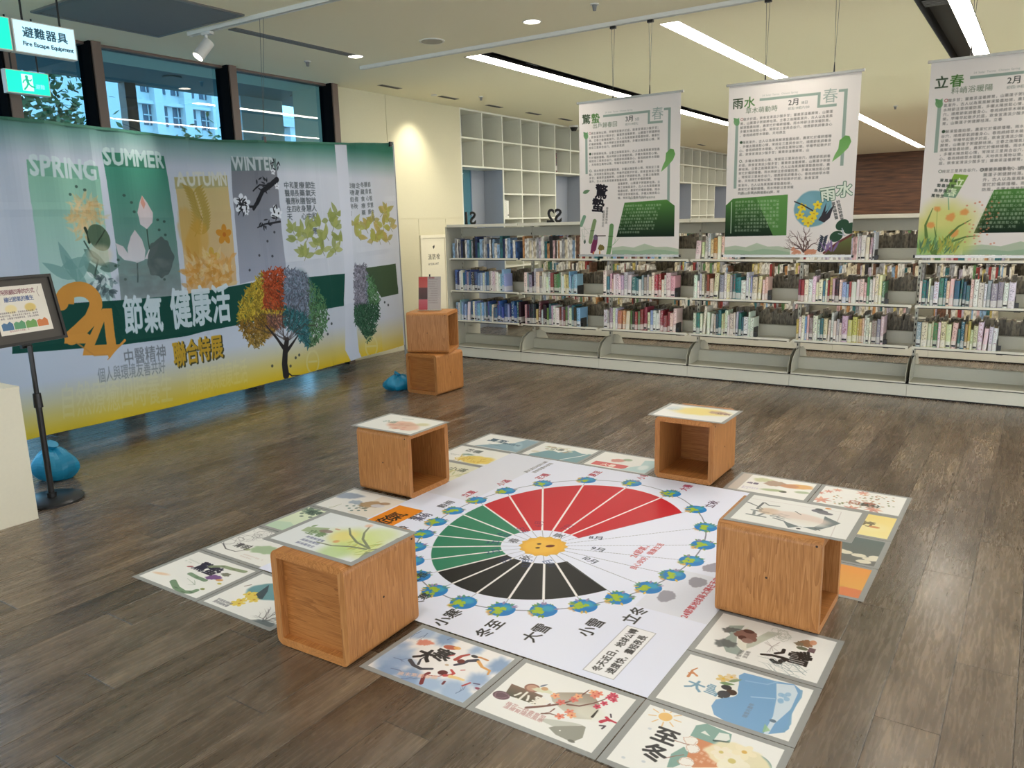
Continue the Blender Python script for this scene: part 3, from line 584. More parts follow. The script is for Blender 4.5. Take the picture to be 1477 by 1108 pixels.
def A_xiaoxue():
    c = card(5, 2); k = crop(1040, 880, 8.206); G = lambda x, y: c.G(k(x, y)); rr = random.Random(6)
    c.poly([G(0, 380), G(60, 330), G(110, 300), G(60, 230), G(100, 190), G(280, 190), G(190, 300), G(180, 420), G(260, 500), G(200, 540), G(60, 500)], (150, 164, 158), .9, 3); c.ell(*G(110, 240), .03, .018, (96, 100, 100), .9, .3, .006, .3, 2); c.ell(*G(50, 400), .035, .03, (96, 102, 104), .85, .3, .01, .25, 4)
    c.poly([G(190, 430), G(200, 300), G(290, 220), G(330, 210), G(250, 300), G(240, 380), G(300, 400), G(400, 350), G(560, 270), G(640, 300), G(400, 420), G(280, 490)], (226, 226, 214), .95); c.poly([G(300, 410), G(420, 330), G(560, 260), G(720, 280), G(500, 380), G(380, 440), G(300, 460)], (170, 180, 168), .6)
    c.ell(*G(300, 310), .042, .04, (128, 92, 84), .95, .2, .004, .12, 5); c.ell(*G(330, 260), .02, .014, (84, 54, 50), .9); c.ell(*G(250, 330), .015, .014, (84, 54, 50), .9); c.ell(*G(310, 370), .02, .018, (150, 120, 112), .9)
    for q in range(7): c.ell(*G(700+rr.uniform(-80, 80), 310+rr.uniform(-35, 35)), .03, .016, (180, 186, 178), .8, rr.uniform(0, 3), 0, .2, q, .0015)
    c.line([G(480, 530), G(600, 540), G(720, 570), G(775, 590), G(710, 610)], .012, (36, 36, 38), 1, .02); c.line([G(600, 595), G(640, 625), G(690, 632)], .016, (36, 36, 38), 1, .018); c.line([G(645, 520), G(730, 510), G(745, 475)], .013, (36, 36, 38))
    c.text('雪', *G(745, 600), .088, (34, 34, 36), 1, .05, 3); 
    for q in range(4): c.line([G(905+q*42, 510), G(930+q*35, 560), G(970+q*22, 600)], .011, (34, 34, 36), 1, .006)
    c.ell(*G(960, 410), .022, .02, (120, 108, 88), .95, 0, 0, .3, 3); c.ell(*G(1020, 400), .022, .022, (150, 112, 84), .95, 0, 0, .25, 5); c.ell(*G(960, 460), .02, .012, (90, 96, 76), .9); c.rect(*G(1020, 500), G(1085, 470)[0]+.01, G(1085, 470)[1]+.005, (110, 90, 96)); c.ell(*G(1090, 395), .012, .018, (206, 150, 120), .9)
    for q in range(20): twig(c, *G(650+rr.uniform(0, 400), 640+rr.uniform(20, 190)), .05, rr.choice((2.4, 2.8, 3.3, .3)), .0022, (120, 140, 146), 1, rr, .8)
    for q in range(10): c.line([G(600, 440), G(600+rr.uniform(-160, 120), 440+rr.uniform(-70, 90))], .0015, (140, 130, 130), .7)
    c.text('小雪時節', *G(205, 590), .017, (110, 110, 110), 1, PI/2, 1); c.text('宜溫補', *G(295, 580), .017, (110, 110, 110), 1, PI/2, 1); return c
def A_daxue():
    c = card(5, 1); k = crop(860, 880, 3.887); G = lambda x, y: c.G(k(x, y)); rr = random.Random(7)
    c.poly([G(800, 370), G(830, 355), G(890, 370), G(1000, 400), G(1110, 420), G(1145, 450), G(1140, 500), G(1090, 600), G(1080, 670), G(1050, 690), G(960, 700), G(860, 680), G(730, 630), G(660, 590), G(645, 540), G(670, 505), G(740, 490), G(790, 460), G(800, 420)], (120, 164, 206), 1, 3)
    c.poly([G(1010, 415), G(1110, 425), G(1130, 470), G(1090, 560), G(1000, 640), G(960, 705), G(935, 700), G(990, 600), G(1010, 500)], (206, 220, 232), .95, 3); c.line([G(1150, 455), G(1145, 490), G(1090, 570), G(1085, 640), G(1050, 685)], .008, (120, 164, 200), .9)
    c.line([G(870, 490), G(1000, 500)], .006, (170, 200, 226), .8); c.line([G(840, 400), G(960, 420), G(1020, 405)], .006, (150, 186, 220), .8); c.poly([G(930, 690), G(945, 640), G(975, 680)], (150, 190, 140), .8); c.ell(*G(990, 625), .01, .008, (100, 120, 140))
    for q in range(6): c.ell(*G(1060+rr.uniform(-30, 40), 520+rr.uniform(-50, 40)), .009, .012, (140, 180, 214), .8)
    c.text('大', *G(490, 425), .062, (110, 150, 176), 1, -.1, 4); c.text('雪', *G(590, 452), .062, (110, 150, 176), 1, -.1, 2)
    c.line([G(515, 375), G(540, 340), G(568, 328)], .010, (190, 120, 70), 1, .004); c.line([G(540, 350), G(565, 372)], .008, (200, 130, 80)); c.line([G(520, 355), G(548, 358)], .006, (190, 120, 70))
    c.ell(*G(730, 455), .036, .036, (232, 232, 228)); c.rect(*G(680, 490), G(730, 465)[0], G(730, 465)[1], (60, 62, 68)); c.ell(*G(730, 437), .017, .014, (56, 58, 64)); c.ell(*G(758, 465), .017, .016, (70, 56, 50)); c.ell(*G(715, 475), .02, .02, (64, 66, 72))
    flower(c, *G(712, 388), .024, (216, 190, 130)); flower(c, *G(758, 380), .022, (226, 206, 170)); c.leaf(*G(690, 410), .05, .018, .3, (120, 150, 110)); c.leaf(*G(740, 405), .05, .016, .8, (130, 150, 120)); c.text('瑞雪兆豐年', *G(840, 610), .017, (120, 130, 150), .9, PI/2, 1); return c
def A_dongzhi():
    c = card(5, 0); k = crop(860, 880, 3.887); G = lambda x, y: c.G(k(x, y)); rr = random.Random(8)
    c.ell(*G(388, 602), .021, .021, (232, 190, 120))
    for q in range(9): a = 2*PI*q/9; x, y = G(388, 602); c.line([(x+.028*math.cos(a), y+.028*math.sin(a)), (x+.05*math.cos(a), y+.05*math.sin(a))], .004, (226, 190, 140))
    c.poly([G(560, 650), G(620, 640), G(760, 700), G(750, 745), G(720, 780), G(560, 735), G(520, 720)], (132, 166, 158)); c.poly([G(655, 735), G(690, 690), G(745, 700), G(750, 730), G(700, 750)], (226, 230, 226)); c.poly([G(585, 690), G(610, 680), G(640, 712)], (226, 230, 226)); c.line([G(660, 735), G(740, 745)], .008, (70, 90, 84))
    c.poly([G(490, 770), G(540, 800), G(520, 850), G(430, 886), G(395, 886), G(420, 810)], (132, 166, 158)); c.poly([G(560, 720), G(705, 770), G(680, 850), G(690, 886), G(540, 886), G(500, 850), G(520, 790)], (206, 138, 100)); c.para(CORPUS, *G(590, 790), .06, 4, .013, (236, 214, 196), 1.3, .9, -.1)
    for (x, y) in ((540, 780), (505, 855), (530, 735)): c.ell(*G(x, y), .021, .021, (236, 232, 228)); c.ell(*G(x, y), .02, .018, (190, 150, 130), .9, 0, 0, .2, x, .002)
    c.line([G(440, 735), G(520, 760)], .003, (150, 110, 100)); c.line([G(380, 835), G(450, 820), G(490, 815)], .003, (150, 110, 100))
    c.ell(*G(860, 860), .06, .05, (132, 162, 158)); c.ell(*G(790, 830), .085, .06, (232, 222, 190), .95, 0, .01, .1, 3); flower(c, *G(760, 850), .05, (236, 230, 210), (206, 190, 120), 6, .95); flower(c, *G(700, 800), .03, (236, 226, 206), (206, 190, 120)); flower(c, *G(830, 800), .035, (236, 226, 196), (220, 180, 100))
    x, y = G(385, 712); c.text('至', x-.038, y-.026, .078, (52, 52, 54), 1, .0, 4); x, y = G(325, 802); c.text('冬', x-.038, y-.028, .078, (52, 52, 54), 1, .0, 4)
    for (x, y) in ((300, 668), (265, 853), (152, 830)): c.ell(*G(x, y), .006, .005, (200, 206, 214), .9)
    return c
def A_lichun():  # on the front cube
    c = card(2, 0, HC); k = crop(370, 730, 4.432); G = lambda x, y: c.G(k(x, y)); rr = random.Random(11); c.rect(c.x0+.022, c.y0+.02, c.x1-.022, c.y1-.02, (222, 226, 230))
    c.ell(*G(640, 240), .135, .085, (206, 216, 130), .85, -.4, .08, .1, 3); c.ell(*G(500, 300), .06, .06, (176, 204, 130), .7, 0, .06); c.ell(*G(780, 200), .07, .07, (206, 220, 150), .7, 0, .07); c.ell(*G(560, 200), .05, .05, (232, 214, 130), .7, 0, .05)
    for k2 in range(50): x, y = G(rr.uniform(560, 800), rr.uniform(230, 330)); c.leaf(x, y, .04, .005, rr.uniform(.7, 1.7), rr.choice(((190, 180, 90), (150, 180, 96))), .6)
    for P in (((595, 150), (600, 190), (640, 240), (720, 280)), ((725, 140), (690, 180), (680, 220), (720, 280)), ((385, 238), (480, 262), (600, 268), (700, 285)), ((720, 290), (800, 280), (860, 245), (910, 215))):
        c.line([G(*p) for p in P], .007, (126, 134, 110), .95, .011)
    c.poly([G(655, 340), G(700, 300), G(760, 300), G(740, 320)], (130, 140, 110), .8); c.ell(*G(510, 235), .012, .012, (220, 150, 100), .7, 0, .01); c.ell(*G(720, 135), .015, .015, (232, 180, 150), .7, 0, .015); c.ell(*G(520, 158), .014, .006, (206, 150, 120), .8)
    c.poly([G(285, 165), G(330, 140), G(470, 150), G(440, 180), G(370, 185)], (160, 178, 142), .95); c.text('立春', *G(310, 178), .045, (110, 136, 96), 1, 0, 4); c.ell(*G(445, 170), .03, .014, (140, 120, 116), .9, .2); c.leaf(*G(350, 140), .03, .014, 1.2, (120, 150, 100))
    for q in range(3): c.text('東風解凍萬物生'[q:q+5], *G(310-q*32, 205+q*18), .019, (110, 116, 150), .95, -.02, 2)
    return c
def A_dahan():
    c = card(3, 0); k = crop(560, 860, 7.385); G = lambda x, y: c.G(k(x, y)); rr = random.Random(12)
    c.rect(c.x0+.022, c.y0+.02, c.x1-.022, c.y1-.02, (234, 232, 234))
    for (x, y, r) in ((380, 400, .055), (620, 460, .05), (150, 530, .03), (60, 650, .07), (0, 800, .05), (230, 860, .055), (940, 580, .03), (1190, 750, .05), (430, 950, .055), (720, 1030, .07), (960, 900, .045), (560, 560, .0), (130, 700, .05)):
        if r: c.ell(*G(x, y), r, r*.75, rr.choice(((140, 166, 204), (150, 176, 210), (120, 150, 192))), .85, rr.uniform(0, 3), .035, .15, x+y)
    for (x, y, a) in ((350, 380, 4.5), (420, 400, 4.9), (630, 470, 1.2), (60, 660, 0.1), (30, 775, .3), (720, 1040, 1.3), (140, 880, .4)): twig(c, *G(x, y), .03, a, .003, (80, 88, 130), 2, rr, .8)
    c.text('大', *G(262, 640), .075, (44, 40, 42), 1, 0, 7); c.text('寒', *G(425, 640), .08, (44, 40, 42), 1, 0, 4)
    c.line([G(232, 685), G(270, 740), G(350, 780), G(465, 780)], .016, (70, 72, 82), 1, .012); c.line([G(320, 730), G(345, 680), G(390, 650)], .01, (70, 72, 82), 1, .004)
    c.ell(*G(390, 500), .03, .02, (214, 130, 110), .9, 0, .008, .25, 2); c.ell(*G(665, 552), .028, .014, (178, 90, 70), .95, .2); c.ell(*G(735, 560), .015, .01, (226, 170, 100), .9)
    c.line([G(720, 680), G(780, 645), G(860, 628)], .018, (170, 76, 70), 1, .01); c.line([G(710, 738), G(800, 720), G(850, 695), G(945, 690)], .012, (62, 60, 76), 1, .018); c.ell(*G(775, 700), .014, .013, (110, 50, 46)); c.line([G(920, 650), G(985, 660), G(1060, 690)], .009, (200, 140, 90)); c.line([G(960, 700), G(1000, 760), G(1080, 800), G(1060, 840)], .013, (216, 160, 96), 1, .007); c.ell(*G(920, 648), .014, .008, (60, 56, 60))
    c.line([G(430, 825), G(380, 850), G(350, 935)], .015, (120, 50, 56), 1, .014); c.line([G(430, 850), G(540, 858), G(600, 840)], .004, (150, 60, 60)); c.ell(*G(580, 820), .018, .014, (96, 44, 46), 1, .3); c.line([G(600, 850), G(650, 850), G(700, 830), G(670, 790)], .015, (190, 76, 76), 1, .008); c.line([G(660, 860), G(740, 880), G(800, 900)], .018, (232, 206, 150), 1, .01)
    c.line([G(790, 960), G(870, 930)], .008, (176, 76, 76)); c.line([G(910, 935), G(970, 945)], .006, (90, 80, 110)); c.line([G(580, 940), G(600, 915)], .009, (110, 50, 60)); c.ell(*G(625, 738), .008, .006, (200, 180, 160)); c.line([G(640, 645), G(700, 632)], .006, (190, 90, 90)); c.line([G(775, 795), G(815, 793)], .005, (190, 100, 100)); c.ell(*G(955, 990), .012, .006, (140, 70, 90))
    c.text('歲末寒盡春歸', *G(90, 840), .024, (232, 190, 170), .9, .35, 2); return c
def A_xiaohan():
    c = card(4, 0); k = crop(700, 950, 6.42); G = lambda x, y: c.G(k(x, y)); rr = random.Random(13)
    c.poly([G(605, 340), G(680, 318), G(890, 320), G(1000, 340), G(1060, 430), G(1050, 500), G(980, 570), G(820, 560), G(700, 470), G(620, 400)], (150, 136, 122), .95, 3, (206, 204, 192)); c.ell(*G(960, 500), .05, .035, (226, 226, 214), .6, 0, .03); c.poly([G(480, 565), G(560, 560), G(820, 600), G(900, 620), G(640, 640)], (190, 192, 184), .85); c.poly([G(585, 645), G(640, 632), G(900, 625), G(930, 640), G(900, 740), G(800, 780), G(650, 710)], (148, 148, 138), .95, 3)
    c.poly([G(245, 238), G(535, 350), G(460, 432), G(180, 335)], (128, 102, 90), 1, 3, (86, 84, 70)); c.ell(*G(435, 278), .027, .023, (150, 108, 94)); c.ell(*G(435, 278), .02, .017, (190, 150, 130)); c.ell(*G(148, 345), .03, .022, (106, 82, 92)); c.ell(*G(148, 345), .022, .015, (150, 120, 130), .8, 0, 0, .2, 2, .003)
    c.text('小寒', *G(245, 355), .058, (236, 232, 224), 1, -.03, 4, 1.1); c.ell(*G(530, 300), .03, .014, (216, 216, 190), .95, .2, .004, .2, 3); c.leaf(*G(505, 265), .03, .009, 1.0, (110, 120, 140)); c.ell(*G(550, 285), .012, .01, (200, 160, 120))
    for P, w in ((((380, 460), (480, 452), (600, 440), (720, 420), (830, 385), (900, 340), (960, 298)), .011), (((760, 430), (870, 445), (1000, 420), (1100, 385), (1180, 340)), .008), (((600, 425), (560, 445), (470, 455)), .006), (((520, 515), (600, 515), (700, 545), (750, 520)), .006), (((640, 470), (600, 500), (530, 515)), .005)):
        c.line([G(*p) for p in P], w, (120, 84, 76), 1, w*.35)
    for (x, y) in ((700, 410), (820, 385), (860, 355), (650, 350), (780, 500), (800, 530), (690, 540), (1000, 320), (1050, 330), (1015, 350)): flower(c, *G(x, y), .016, rr.choice(((226, 140, 120), (214, 120, 110), (232, 170, 130))), (200, 90, 80))
    for (x, y) in ((1100, 420), (1190, 390), (1180, 340), (1150, 365), (1035, 450), (1200, 355)): flower(c, *G(x, y), .013, (206, 76, 100), (150, 40, 60))
    c.line([G(1070, 590), G(1140, 570), G(1220, 605)], .014, (190, 60, 80), 1, .006); c.line([G(1120, 550), G(1150, 580)], .01, (190, 60, 80)); c.line([G(1160, 520), G(1165, 550)], .005, (80, 70, 80)); c.line([G(1060, 625), G(1110, 630), G(1080, 655)], .006, (80, 70, 80)); c.line([G(990, 545), G(1040, 485)], .009, (60, 56, 50), 1, .004)
    c.text('梅花一枝春意早', *G(185, 425), .021, (190, 150, 150), 1, -.03, 2); c.text('溫補腎陽防風寒', *G(160, 452), .021, (190, 150, 150), 1, -.03, 2); c.ell(*G(795, 770), .012, .006, (100, 100, 96), .8); c.ell(*G(690, 672), .003, .003, (240, 240, 240)); return c
def A_chunfen():  # on the left cube behind
    c = card(0, 4, HC); k = crop(500, 590, 7.913); G = lambda x, y: c.G(k(x, y)); rr = random.Random(14)
    c.ell(*G(650, 200), .12, .075, (220, 170, 150), .8, -.3, .03, .1, 3); c.ell(*G(680, 190), .06, .04, (200, 160, 140), .7, 0, .03, .2, 2); c.ell(*G(870, 190), .04, .03, (196, 190, 140), .7, 0, .03)
    c.text('小滿', *G(400, 150), .05, (110, 140, 130), .85, 0, 3); c.line([G(640, 120), G(760, 130)], .008, (120, 150, 150), .8)
    for q in range(10): c.ell(*G(560+rr.uniform(-80, 160), 210+rr.uniform(-40, 40)), .015, .012, (200, 130, 110), .5, 0, .008)
    return c

# ------------------------------------------------------------------ hanging spring banners (local metres, x right, y up from the foot)
BW, BH = 0.855, 1.18
def art_hang(kind):
    c = Cv(0, 0, BW, BH, 640, (232, 224, 218)); rr = random.Random(kind*7+1); GR = (150, 166, 154); w, h = BW, BH
    X = lambda u: u*w
    Y = lambda v: h*(1-v)
    tt = {1: ('驚蟄', '出戶歸春回', '3月', '5日', '初六/19初七'), 2: ('雨水', '草木萌動時', '2月', '18日', '初五/19初六/20'), 3: ('立春', '料峭浴暖陽', '2月', '4日', '初四/19初五')}[kind]
    G1, G2 = (58, 74, 52), (78, 120, 60)
    c.text(tt[0][0], X(.03), Y(.128), .078, G1, 1, 0, 2); c.text(tt[0][1], X(.125), Y(.128), .078, G2, 1, 0, 2)
    c.text(tt[1], X(.14), Y(.165), .043, (110, 122, 100), 1, 0, 0, 1.02)
    c.rect(X(.25), Y(.102), X(.715), Y(.087), GR); c.rect(X(.695), Y(.172), X(.715), Y(.087), GR); c.rect(X(.695), Y(.172), X(.835), Y(.158), GR); c.rect(X(.845), Y(.098), X(.905), Y(.084), GR); c.rect(X(.885), Y(.50 if kind != 1 else .70), X(.908), Y(.084), GR)
    c.text('春', X(.728), Y(.143), .098, (160, 172, 162), 1, 0, 0); c.text('24 Solar Terms  Chinese Spring', X(.27), Y(.078), .017, (172, 174, 166), .9, 0, 1)
    c.text(tt[2], X(.475), Y(.142), .048, (64, 66, 62), 1, 0, 1); c.text(tt[3], X(.572), Y(.142), .024, (120, 122, 118), 1, 0, 0); c.text(tt[4], X(.475), Y(.168), .021, (124, 128, 120), 1, 0, 0)
    c.rect(X(.062), Y(.46 if kind != 2 else .60), X(.086), Y(.19), GR); c.leaf(X(.083), Y(.215), .05, .026, 2.3, (96, 144, 92)); c.leaf(X(.07), Y(.22), .045, .022, 1.2, (120, 168, 120)); c.ell(X(.07), Y(.21), .02, .026, (110, 154, 104), .9, .4)
    c.poly([(X(a-.06), Y(b-.06)) for a, b in ((.93, .42), (.97, .395), (1.0, .40), (1.015, .43), (.995, .465), (.94, .505), (.885, .535), (.90, .50), (.925, .465))], (104, 156, 84), 1, 3, (132, 180, 112))
    TX = (92, 88, 84); s = .0222
    n1, n2, n3 = {1: (5, 4, 4), 2: (5, 4, 6), 3: (6, 8, 1)}[kind]; y = .205
    for q, (n, L) in enumerate(((n1, .55), (n2, .8), (n3, .9))):
        c.text('○' if q != 1 else '●', X(.10), Y(y), s*1.15, (150, 60, 60) if q == 0 else (60, 80, 60), 1, 0, 1); c.para(CORPUS, X(.125), Y(y), w*.69, 1, s, TX, 1.2, 1, 0, 1, q*37+kind*11)
        c.para(CORPUS, X(.10), Y(y+.0235), w*.715, n-1, s, TX, 1.22, 1, 0, L, q*53+kind*17+9); y += n*.0235+.016
    if kind == 1: c.para(CORPUS, X(.40), Y(y-.016), w*.42, 5, s, TX, 1.22, 1, 0, .8, 40)
    if kind == 2: c.para(CORPUS, X(.10), Y(y-.016), w*.45, 3, s, TX, 1.22, 1, 0, .8, 60)
    if kind == 3: c.text('○', X(.36), Y(y-.036), s*1.2, (60, 60, 60), 1, 0, 1); c.para(CORPUS, X(.385), Y(y-.036), w*.46, 5, s*1.1, TX, 1.2, 1, 0, .9, 30)
    # green foot panel with pale text
    fp = {1: ((.47, .66), (.88, .65), (.955, .69), (.955, .885), (.385, .885)), 2: ((.06, .66), (.505, .648), (.505, .885), (.0, .89), (.0, .70)), 3: ((.46, .665), (.97, .66), (.97, .885), (.36, .885))}[kind]
    c.poly([(X(a), Y(b)) for a, b in fp], (86, 136, 66), 1, 3, (24, 40, 28)); x0 = {1: .47, 2: .08, 3: .44}[kind]
    if kind == 2: c.poly([(X(a), Y(b)) for a, b in ((.25, .655), (.505, .648), (.505, .885), (.40, .887))], (98, 150, 78), .8); c.rect(X(.045), Y(.87), X(.053), Y(.68), (200, 220, 190), .8)
    for r in range(9): c.para(CORPUS, X(x0-(.010*r if kind != 2 else 0)), Y(.688+r*.0215), w*(.39 if kind != 3 else .46), 1, s*.94, (196, 210, 184), 1, .85, 0, (.95 if r < 8 else .6), r*31+kind)
    c.text('圖文提供：台灣中醫藥學會', X(.52 if kind == 1 else .12 if kind == 2 else .66), Y(.638), .018, (140, 140, 130), .9, 0, 1)
    x0, x1 = {1: (.34, 1.0), 2: (0, .54), 3: (.30, 1.0)}[kind]
    hills(c, X(x0), X(x1), 0, [Y(v) for v in (.955, .945, .955, .93, .952, .95, .965)], (176, 190, 164), .9); hills(c, X(x0), X(x1), 0, [Y(v) for v in (.975, .97, .98, .965, .972, .985)], (150, 176, 146), .8)
    if kind == 1:
        c.text('驚', X(.155), Y(.61), .115, (34, 30, 38), 1, -.12, 4); c.text('蟄', X(.12), Y(.70), .115, (34, 30, 38), 1, -.12, 4); c.leaf(X(.03), Y(.585), .07, .03, .3, (104, 134, 100)); c.text('春雷響萬物長', X(.275), Y(.70), .022, (120, 116, 110), 1, -.08, 1, 1, True); c.text('蟄蟲驚而出走', X(.24), Y(.72), .022, (120, 116, 110), 1, -.08, 1, 1, True)
        bamboo(c, [(X(.155), Y(.775)), (X(.13), Y(.84)), (X(.11), Y(.915))], .034, (118, 140, 92)); bamboo(c, [(X(.335), Y(.81)), (X(.325), Y(.88)), (X(.315), Y(.95)), (X(.30), Y(1.0))], .038, (98, 140, 84)); bamboo(c, [(X(.045), Y(.745)), (X(.01), Y(.80))], .03, (110, 150, 120))
        c.poly([(X(a), Y(b)) for a, b in ((.15, .88), (.19, .87), (.185, .92), (.17, .97), (.14, .995), (.11, .99), (.12, .94))], (120, 52, 84), 1, 3); c.ell(X(.165), Y(.885), .02, .022, (110, 96, 120)); c.line([(X(.17), Y(.875)), (X(.27), Y(.875))], .008, (70, 60, 50)); c.line([(X(.145), Y(.985)), (X(.14), 0)], .014, (190, 110, 80)); c.ell(X(.225), Y(.955), .026, .026, (120, 108, 60), 1, 0, 0, .15, 3); c.line([(X(.21), Y(.98)), (X(.21), 0)], .01, (190, 140, 60))
        for k in range(9): c.line([(X(rr.uniform(.01, .12)), Y(rr.uniform(.80, .92)))]+[(X(rr.uniform(.01, .12)), Y(rr.uniform(.80, .92)))], .0022, (130, 150, 120), .5)
        c.leaf(X(.045), Y(.93), .04, .02, 1.4, (80, 96, 84)); twig(c, X(.34), Y(.94), .05, .7, .004, (120, 160, 110), 2, rr)
    if kind == 2:
        c.ell(X(.70), Y(.735), .122, .122, (112, 160, 172), .95, 0, .012, .02, 2); c.ell(X(.66), Y(.70), .05, .06, (130, 176, 190), .6, 0, .04)
        for (x, y2) in ((.62, .725), (.605, .77), (.655, .80), (.71, .765), (.735, .715), (.70, .79), (.67, .815)): flower(c, X(x), Y(y2), .03, (232, 206, 60), (200, 150, 40), 5, 1, x*9)
        c.line([(X(.56), Y(.69)), (X(.62), Y(.71)), (X(.70), Y(.745))], .008, (56, 50, 50)); c.poly([(X(a), Y(b)) for a, b in ((.81, .745), (.83, .71), (.80, .77), (.86, .71), (.83, .79), (.79, .815), (.745, .80), (.77, .77))], (60, 56, 62), 1); c.poly([(X(a), Y(b)) for a, b in ((.76, .79), (.80, .70), (.79, .79))], (60, 56, 62))
        c.text('雨', X(.755), Y(.69), .098, (70, 104, 80), 1, .12, 9); c.text('雨', X(.755), Y(.69), .098, (222, 228, 212), 1, .12, 4); c.text('水', X(.865), Y(.665), .105, (70, 104, 80), 1, .0, 9); c.text('水', X(.865), Y(.665), .105, (222, 228, 212), 1, .0, 4)
        c.text('好雨知時節當春', X(.875), Y(.71), .024, (70, 70, 70), 1, .25, 2, 1, True); c.text('潤物細無聲', X(.84), Y(.72), .024, (70, 70, 70), 1, .25, 2, 1, True)
        for a in (1.2, 1.6, 2.0, .8, 2.4): twig(c, X(.645), Y(.985), .07, a, .009, (96, 70, 66), 3, rr)
        for k in range(10): c.ell(X(rr.uniform(.56, .74)), Y(rr.uniform(.965, .99)), .016, .012, (206, 140, 110), .9, 0, 0, .3, k)
        c.poly([(X(a), Y(b)) for a, b in ((.80, 1.0), (.88, .945), (1.0, .885), (1.0, 1.0))], (112, 124, 70), 1, 2, (84, 76, 50)); c.line([(X(.80), Y(.99)), (X(.90), Y(.93)), (X(1.0), Y(.885))], .014, (110, 60, 56))
        for (x, y2) in ((.925, .83), (.885, .895), (.985, .85)): c.ell(X(x), Y(y2), .044, .034, (50, 80, 60), 1, .6)
        c.line([(X(.94), Y(.89)), (X(.925), Y(.85))], .006, (170, 180, 190)); c.line([(X(.95), Y(.89)), (X(.90), Y(.88))], .006, (170, 180, 190))
        for k in range(9): t = k/8; c.leaf(X(.775+.02*t), Y(.985-.08*t), .035, .012, .7, (60, 66, 76)); c.leaf(X(.775+.02*t), Y(.985-.08*t), .035, .012, 2.4, (60, 66, 76))
        for k in range(8): c.leaf(X(.84+rr.uniform(-.03, .03)), Y(.985), .09, .012, rr.uniform(1.0, 2.2), (130, 104, 150), .8)
    if kind == 3:
        c.ell(X(.16), Y(.86), .17, .17, (212, 210, 110), .8, 0, .14, .1, 2); c.ell(X(.10), Y(.97), .16, .11, (150, 190, 110), .8, 0, .1); c.ell(X(.26), Y(.92), .10, .10, (196, 206, 120), .7, 0, .1)
        c.poly([(X(a), Y(b)) for a, b in ((.205, .575), (.295, .585), (.225, .70), (.14, .69))], (134, 174, 56), 1, 3, (120, 150, 130)); c.text('立', X(.205), Y(.635), .055, (226, 234, 200), 1, -.1, 4); c.text('春', X(.165), Y(.685), .055, (226, 234, 200), 1, -.1, 2)
        for q in range(4): c.text('東風解凍蟄蟲始振魚陟負冰萬物生'[q*4:q*4+4], X(.115-q*.016), Y(.628+q*.026)+.02, .022, (50, 56, 50), 1, -.1, 2, 1.15)
        for (x, y2, r) in ((.115, .755, .018), (.205, .80, .026), (.29, .775, .022), (.08, .84, .022), (.235, .885, .026)): c.ell(X(x), Y(y2), r, r*.9, (226, 150, 84), .85, 0, .014, .15, int(x*99))
        for P, wd_ in ((((.12, 1.0), (.06, .92), (.045, .84), (.085, .75)), .03), (((.13, .98), (.19, .91), (.26, .85), (.335, .815)), .024), (((.14, .965), (.22, .93), (.31, .905), (.385, .90)), .02), (((.10, .96), (.12, .9), (.105, .85)), .014)):
            c.line([(X(a), Y(b)) for a, b in P], wd_, (96, 124, 66), .95, .004)
        c.line([(X(.19), Y(.76)), (X(.18), Y(.70))], .005, (120, 170, 130)); c.line([(X(.115), Y(.76)), (X(.12), Y(.88))], .004, (150, 170, 90), .7)
        for k in range(70): c.leaf(X(rr.uniform(.0, .26)), Y(rr.uniform(.95, 1.0)), .07, .012, rr.uniform(.8, 2.0), rr.choice(((110, 150, 100), (150, 170, 80), (180, 170, 80), (84, 120, 96))), .8)
        for k in range(40): c.ell(X(rr.uniform(.30, .50)), Y(rr.uniform(.70, .95)), .006, .005, (210, 130, 100), .7)
    return c

def art_sign_fire():
    c = Cv(0, 0, .355, .178, 900, (186, 222, 236)); c.text('避難器具', .045, .092, .066, (14, 50, 66), 1, 0, 2, 1.02); c.text('Fire Escape Equipment', .04, .038, .036, (14, 50, 66), 1, 0, 3, .86); return c
def art_sign_exit():
    c = Cv(0, 0, .30, .145, 900, (16, 196, 160)); c.rect(.105, .018, .185, .128, (170, 236, 214)); c.ell(.142, .112, .011, .011, (20, 140, 110)); c.line([(.142, .098), (.15, .068)], .02, (20, 140, 110)); c.line([(.15, .066), (.172, .05), (.190, .046)], .011, (20, 140, 110)); c.line([(.148, .066), (.136, .044), (.118, .026)], .011, (20, 140, 110)); c.line([(.142, .094), (.122, .086), (.112, .07)], .008, (20, 140, 110)); c.line([(.146, .092), (.166, .086), (.176, .096)], .008, (20, 140, 110))
    c.text('避難', .20, .04, .034, (150, 232, 206), .8, 0, 2); return c
def art_sign_green():
    c = Cv(0, 0, .355, .178, 900, (14, 190, 156)); c.text('緊急出口', .045, .10, .062, (180, 240, 220), 1, 0, 2); c.text('EXIT', .12, .045, .04, (150, 236, 212), 1, 0, 2); return c
